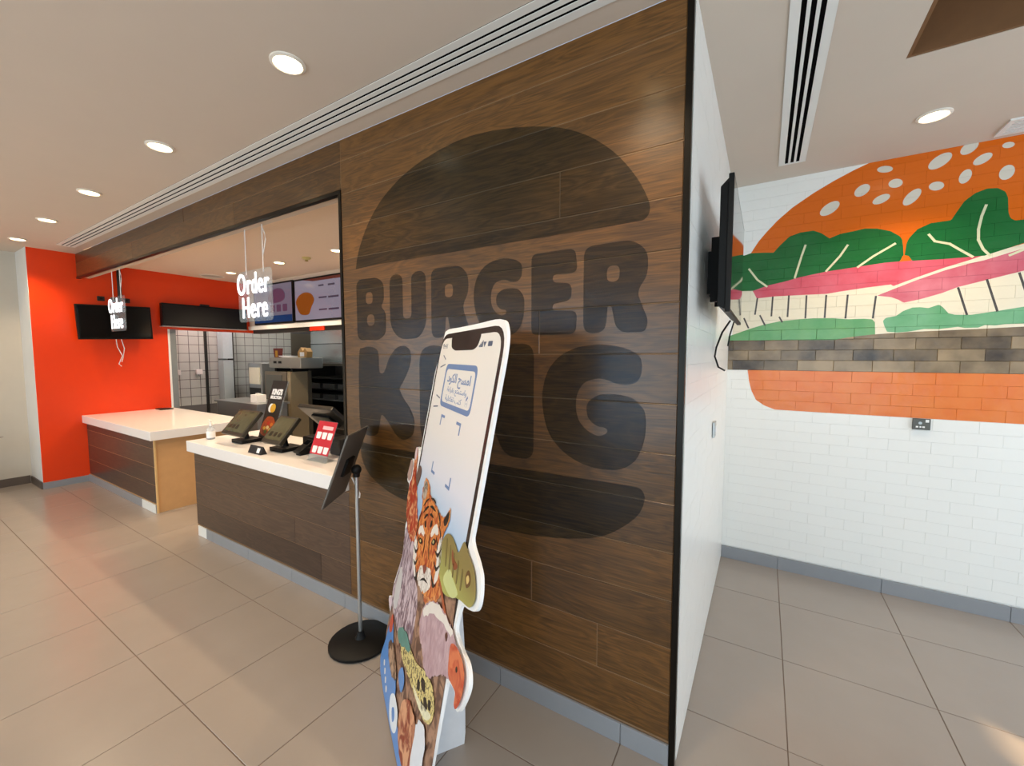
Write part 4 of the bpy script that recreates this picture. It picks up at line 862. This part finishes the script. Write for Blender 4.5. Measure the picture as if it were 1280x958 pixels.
pr('tiger_ear', [(.585, 1.0), (.628, 1.05), (.636, 1.018), (.61, .985)], M_bk, 6)
for p in both_sides([(.05, .035), (.09, .065), (.14, .06), (.15, .03), (.11, .035), (.07, .02)]): prf('tiger_patch', tg(p), M_wh, 6)
for p in both_sides([(.15, -.02), (.2, .02), (.215, -.06), (.18, -.13), (.14, -.15), (.16, -.08)]): prf('tiger_patch', tg(p), M_wh, 6)
prf('tiger_muzzle', tg([(-.02, -.1), (-.08, -.1), (-.1, -.15), (-.06, -.185), (0, -.195), (.06, -.185), (.1, -.15), (.08, -.1), (.02, -.1)]), fur('muzzle print', '#9A8C80', '#E6DFD6', 30, thr=(.3, .5)), 6)
for p in both_sides([(.07, -.005), (.1, .014), (.13, .004), (.105, -.012)]): pr('tiger_eye', tg(p), M_bk, 7)
for p in both_sides([(.09, .0), (.1, .008), (.112, .002), (.1, -.006)]): pr('tiger_iris', tg(p), mat('iris print', '#C9B878', .4), 8)
pr('tiger_nose', tg([(-.03, -.1), (0, -.092), (.03, -.1), (.012, -.122), (0, -.127), (-.012, -.122)]), mat('nose print', '#8A4638', .4), 7)
pr('tiger_mouth', tg([(-.06, -.158), (0, -.142), (.06, -.158), (.0, -.152)]), M_bk, 7)
for st in ([(.01, .18), (.06, .175), (.1, .15), (.06, .165)], [(.01, .145), (.05, .145), (.1, .12), (.05, .132)], [(.012, .11), (.04, .115), (.075, .095), (.04, .102)], [(.12, .13), (.16, .1), (.18, .06), (.15, .095)], [(.15, .075), (.185, .04), (.2, .0), (.175, .04)], [(.13, -.03), (.17, -.04), (.21, -.02), (.17, -.055)], [(.12, -.07), (.16, -.09), (.2, -.08), (.16, -.105)], [(.1, -.12), (.14, -.15), (.17, -.15), (.13, -.165)], [(.03, .06), (.045, .085), (.06, .08), (.05, .06)], [(.13, .02), (.155, .0), (.16, -.03), (.145, -.005)], [(.035, .03), (.04, -.02), (.05, -.07), (.032, -.02)]):
    for p in both_sides(st): pr('tiger_stripe', tg(p), M_bk, 7)
M_cham = bmat('chameleon print', [(.40, '#B9C069'), (.47, '#A7A65A'), (.52, '#8E7E46'), (.57, '#8A7A48')])
pr('chameleon_print', [(.6, .90), (.64, .965), (.7, .985), (.76, .975), (.8, .965), (.835, 1.018), (.89, 1.0), (.955, .978), (.99, .94), (1.0, .905), (.97, .868), (.9, .85), (.84, .83), (.78, .80), (.72, .785), (.67, .80), (.62, .84)], M_cham, 6)
pr('chameleon_stripe', [(.74, .95), (.78, .93), (.82, .925), (.79, .90), (.75, .92)], mat('brown stripe print', '#8E4E2A', .4), 7)
pr('chameleon_throat', [(.7, .82), (.74, .88), (.8, .87), (.86, .85), (.8, .81)], mat('pale green print', '#C9CF8E', .4), 7)
pr('chameleon_eye', [(.9, .93), (.915, .958), (.94, .95), (.945, .925), (.92, .905)], mat('eye ring print', '#6A4A24', .4), 7); pr('chameleon_eye', [(.91, .93), (.922, .945), (.936, .935), (.925, .918)], mat('eye print', '#D8C07A', .4), 8)
pr('branch_print', [(.66, .80), (.7, .79), (.84, .72), (.9, .70), (.84, .70), (.7, .77)], mat('branch print', '#A8532E', .4), 7)
M_vul = fur('vulture print', '#A8868E', '#C9AEB4', 14, stretch=(2, 2, 1), thr=(.3, .7))
prf('vulture_print', [(.53, .61), (.58, .67), (.66, .715), (.74, .735), (.82, .74), (.88, .735), (.95, .724), (.99, .70), (.97, .64), (.92, .605), (.88, .59), (.82, .555), (.76, .50), (.71, .47), (.66, .475), (.625, .5), (.565, .515), (.525, .55)], M_vul, 8)
prf('vulture_crest', [(.54, .62), (.6, .68), (.68, .72), (.78, .74), (.88, .738), (.86, .715), (.74, .70), (.64, .66), (.57, .61)], M_wh, 9)
pr('vulture_beak', [(.885, .70), (.93, .722), (.985, .722), (1.025, .70), (1.035, .66), (1.028, .62), (1.008, .583), (.99, .585), (.985, .615), (.955, .615), (.91, .615), (.89, .65)], fur('beak print', '#B8442A', '#D87A50', 12), 9)
pr('vulture_eye', [(.82, .69), (.83, .706), (.845, .7), (.84, .68)], mat('eye dark print', '#5A2E22', .4), 9); pr('vulture_nostril', [(.958, .672), (.965, .682), (.974, .674), (.966, .664)], M_bk, 10)
M_liz = fur('lizard print', '#5A4E34', '#DCCB86', 60, thr=(.40, .5))
pr('lizard_print', [(.3, .335), (.42, .4), (.56, .42), (.68, .468), (.78, .485), (.835, .45), (.825, .39), (.75, .345), (.63, .33), (.5, .32), (.37, .305)], M_liz, 6)
prf('parrot_print', [(.22, .34), (.28, .39), (.4, .42), (.46, .4), (.38, .36), (.28, .32)], mat('teal feather print', '#5E8C82', .4, var=.3), 7)
for p in ([(.66, .43), (.7, .445), (.72, .42), (.68, .405)], [(.72, .40), (.75, .415), (.77, .39), (.74, .375)], [(.62, .395), (.65, .405), (.66, .38), (.63, .37)], [(.7, .375), (.725, .38), (.73, .36), (.71, .355)], [(.77, .43), (.795, .44), (.8, .415), (.78, .41)]): pr('lizard_spot', p, M_bk, 7)
pr('lizard_belly', [(.58, .345), (.68, .36), (.78, .40), (.82, .41), (.77, .36), (.66, .335)], mat('pale scale print', '#E6E0C0', .4, var=.3, scale=120), 7)
for k in range(5): pr('chameleon_band', [(.66 + .05 * k, .955 - .005 * k), (.675 + .05 * k, .95 - .005 * k), (.70 + .045 * k, .88), (.69 + .045 * k, .875)], mat('olive band print', '#75683A', .4), 7)
prf('orange_fur', [(.5, .66), (.58, .7), (.66, .78), (.70, .78), (.66, .72), (.6, .68), (.54, .64)], fur('orange fur print', '#B4582A', '#DE9A5C', 30), 4)
M_pbl = mat('blue panel print', '#5C8ECF', .35, var=.1)
pr('blue_panel', [(.03, .02), (.025, .18), (.06, .29), (.12, .31), (.2, .24), (.3, .2), (.36, .16), (.38, .08), (.5, .1), (.6, .1), (.64, .05), (.62, .02)], M_pbl, 8)
pr('blue_panel', [(.36, .23), (.4, .29), (.46, .27), (.44, .21)], M_pbl, 8)
pr('red_print', [(.05, .27), (.07, .33), (.10, .33), (.12, .28), (.08, .25)], mat('red feather print', '#C8553A', .4), 9)
prf('brown_print', [(.1, .2), (.16, .25), (.26, .24), (.34, .2), (.28, .16), (.18, .16)], fur('brown animal print', '#5A4234', '#B8977C', 18), 9)
pr('white_oval', [(.30, .09), (.36, .14), (.45, .13), (.47, .07), (.42, .03), (.34, .03)], mat('white oval print', '#E4ECF4', .35), 9)
pr('oval_mark', [(.36, .08), (.39, .105), (.42, .085), (.4, .055)], M_pbl, 10)
prf('fox_print', [(.48, .19), (.56, .27), (.68, .28), (.72, .2), (.68, .08), (.58, .06), (.5, .1)], fur('russet print', '#8A3A22', '#D8A07A', 15), 9)
prf('egret_print', [(.7, .28), (.76, .34), (.82, .3), (.83, .12), (.78, .04), (.72, .1)], mat('white plumage print', '#DDE3EC', .4), 10)
for k in range(4): pr('dash_print', [(.07 + .04 * k, .1 - .015 * k), (.085 + .04 * k, .11 - .015 * k), (.1 + .04 * k, .095 - .015 * k), (.085 + .04 * k, .085 - .015 * k)], M_wh, 9)
# folded strut behind the board: back line of the board at height z is z*tan(tilt)
tt = math.tan(TILT)
PB = plane(Vector((sx_, sy_, 0)) + ex * .565, nb, (0, 0, 1))
MB().prism([(.02, .0), (.27, .0), (.275, .05), (.275, .42), (1.1 * tt + .02, 1.1), (.5 * tt + .018, .5)], .008, PB).build('strut', mat('white strut card', '#DADCE0', .6), std, world=True)

# ------------------------------------------------------------------ television on the side wall
t = thing('television', 'black television on the white brick side wall facing the mural room', 'television', (0, .665, 1.805))
MB().box(.108, .128, -.435, .435, 0, .54).build('bezel', M_blk, t, bevel=.003)
MB().box(.128, .1283, -.428, .428, .012, .53).build('screen', mat('glossy grey screen', '#15171A', .04), t)
MB().prism([(.0, .03), (.03, .012), (.03, .53), (.0, .5)], .83, plane((.079, .41, 0), (1, 0, 0), (0, 0, 1))).build('housing', M_blk, t, bevel=.003)
MB().box(.005, .02, -.1, .1, .12, .32).box(.02, .08, -.12, -.09, .08, .38).box(.02, .08, .09, .12, .08, .38).box(.02, .08, -.02, .02, .15, .3).build('wall_mount', M_blk, t)
MB().tube([(.09, .18, .01), (.05, .22, -.05), (.02, .26, -.13), (.012, .28, -.18), (.03, .3, -.24), (.06, .33, -.26)], .005).build('cable', M_blk, t)
MB().tube([(.1, .3, .01), (.08, .33, -.06), (.07, .36, -.12)], .004).build('cable', M_blk, t)
t = thing('wall_switch', 'small white and grey switch low on the white side wall', 'switch', (.006, 1.048, 1.15))
MB().box(0, .012, -.045, .045, 0, .09).build('plate', M_steel, t, bevel=.003); MB().box(.012, .018, -.02, .02, .02, .07).build('rocker', M_card, t)
t = thing('power_socket', 'dark grey power socket just under the painted bun', 'socket', (1.137, YM - .009, 1.147))
MB().box(-.043, .043, -.012, 0, 0, .073).build('plate', mat('gunmetal plate', '#5C5B56', .35, metal=.6), t, bevel=.002)
MB().box(.018, .034, -.015, -.012, .05, .068).build('rocker', M_card, t)
MB().lathe([(.009, 0), (.009, .003)], M=plane((-.007, -.012, .044), (1, 0, 0), (0, 0, 1)), seg=16).build('logo_ring', M_steel, t)
MB().box(-.027, -.015, -.0135, -.012, .014, .024).box(-.009, -.001, -.0135, -.012, .014, .024).box(.004, .016, -.0135, -.012, .014, .024).build('pin_slots', M_card, t)

# ------------------------------------------------------------------ leaf tips of a plant at the left edge
t = thing('potted_plant', 'reddish leaf tips of a plant at the left edge of the photograph', 'plant', (-7.42, -.86, 0))
MB().lathe([(.08, 0), (.11, .28), (.10, .3), (.09, .28)]).build('pot', mat('clay pot', '#8A6A52', .7), t)
rnd = random.Random(2)
M_leaf = mat('reddish leaf', '#6E4036', .5, var=.3)
for k in range(16):
    a = 6.28 * k / 16 + .2; h = rnd.uniform(.48, .7); r = rnd.uniform(.17, .23)
    q = Vector((math.cos(a), math.sin(a), 0)); s = q.cross(Vector((0, 0, 1))) * .012
    pts = [Vector((0, 0, .28)), q * r * .4 + Vector((0, 0, .28 + h * .6)), q * r + Vector((0, 0, .28 + h * .62))]
    bm = bmesh.new(); vs = []
    for p, w in zip(pts, (.6, 1.2, .1)): vs.append((bm.verts.new(p - s * w), bm.verts.new(p + s * w), bm.verts.new(p + s * w + Vector((0, 0, .003))), bm.verts.new(p - s * w + Vector((0, 0, .003)))))
    for a_, b_ in zip(vs, vs[1:]):
        for i in range(4): bm.faces.new((a_[i], a_[(i + 1) % 4], b_[(i + 1) % 4], b_[i]))
    bm.faces.new(vs[0]); bm.faces.new(tuple(reversed(vs[-1])))
    me = bpy.data.meshes.new('leaf'); bm.to_mesh(me); bm.free(); link('leaf', me, M_leaf, t)

# ------------------------------------------------------------------ details that belong to one part of a thing go under that part
def base(o): return o.name.split('.')[0]
def nest(root, part, *prefixes):
    p = next((c for c in root.children if base(c) == part), None)
    for c in list(root.children):
        if p and c is not p and any(base(c).startswith(q) for q in prefixes):
            c.parent = p; c.matrix_parent_inverse = Matrix()      # both were built in world space, the part sits at the origin
for a in ('tiger', 'vulture', 'chameleon', 'lizard', 'giraffe'): nest(std, a + '_print', a + '_')
nest(std, 'phone_screen', 'notch', 'clock_print', 'signal_print', 'wifi_print', 'battery_print', 'caption_', 'ray_print', 'scan_corner')
nest(std, 'blue_panel', 'dash_print')
nest(std, 'white_oval', 'oval_mark')
for o in [o for o in COL.objects if o.parent is None and o.type == 'EMPTY']:
    b = base(o)
    if b == 'menu_screen': nest(o, 'screen', 'picture', 'band', 'caption')
    elif b == 'order_screen': nest(o, 'screen', 'button')
    elif b == 'menu_card': nest(o, 'card', 'lettering', 'badge', 'burger_picture')
    elif b == 'sauce_sign': nest(o, 'print', 'cup_print', 'caption')
    elif b == 'cash_register': nest(o, 'monitor', 'rear_cover', 'status_light')
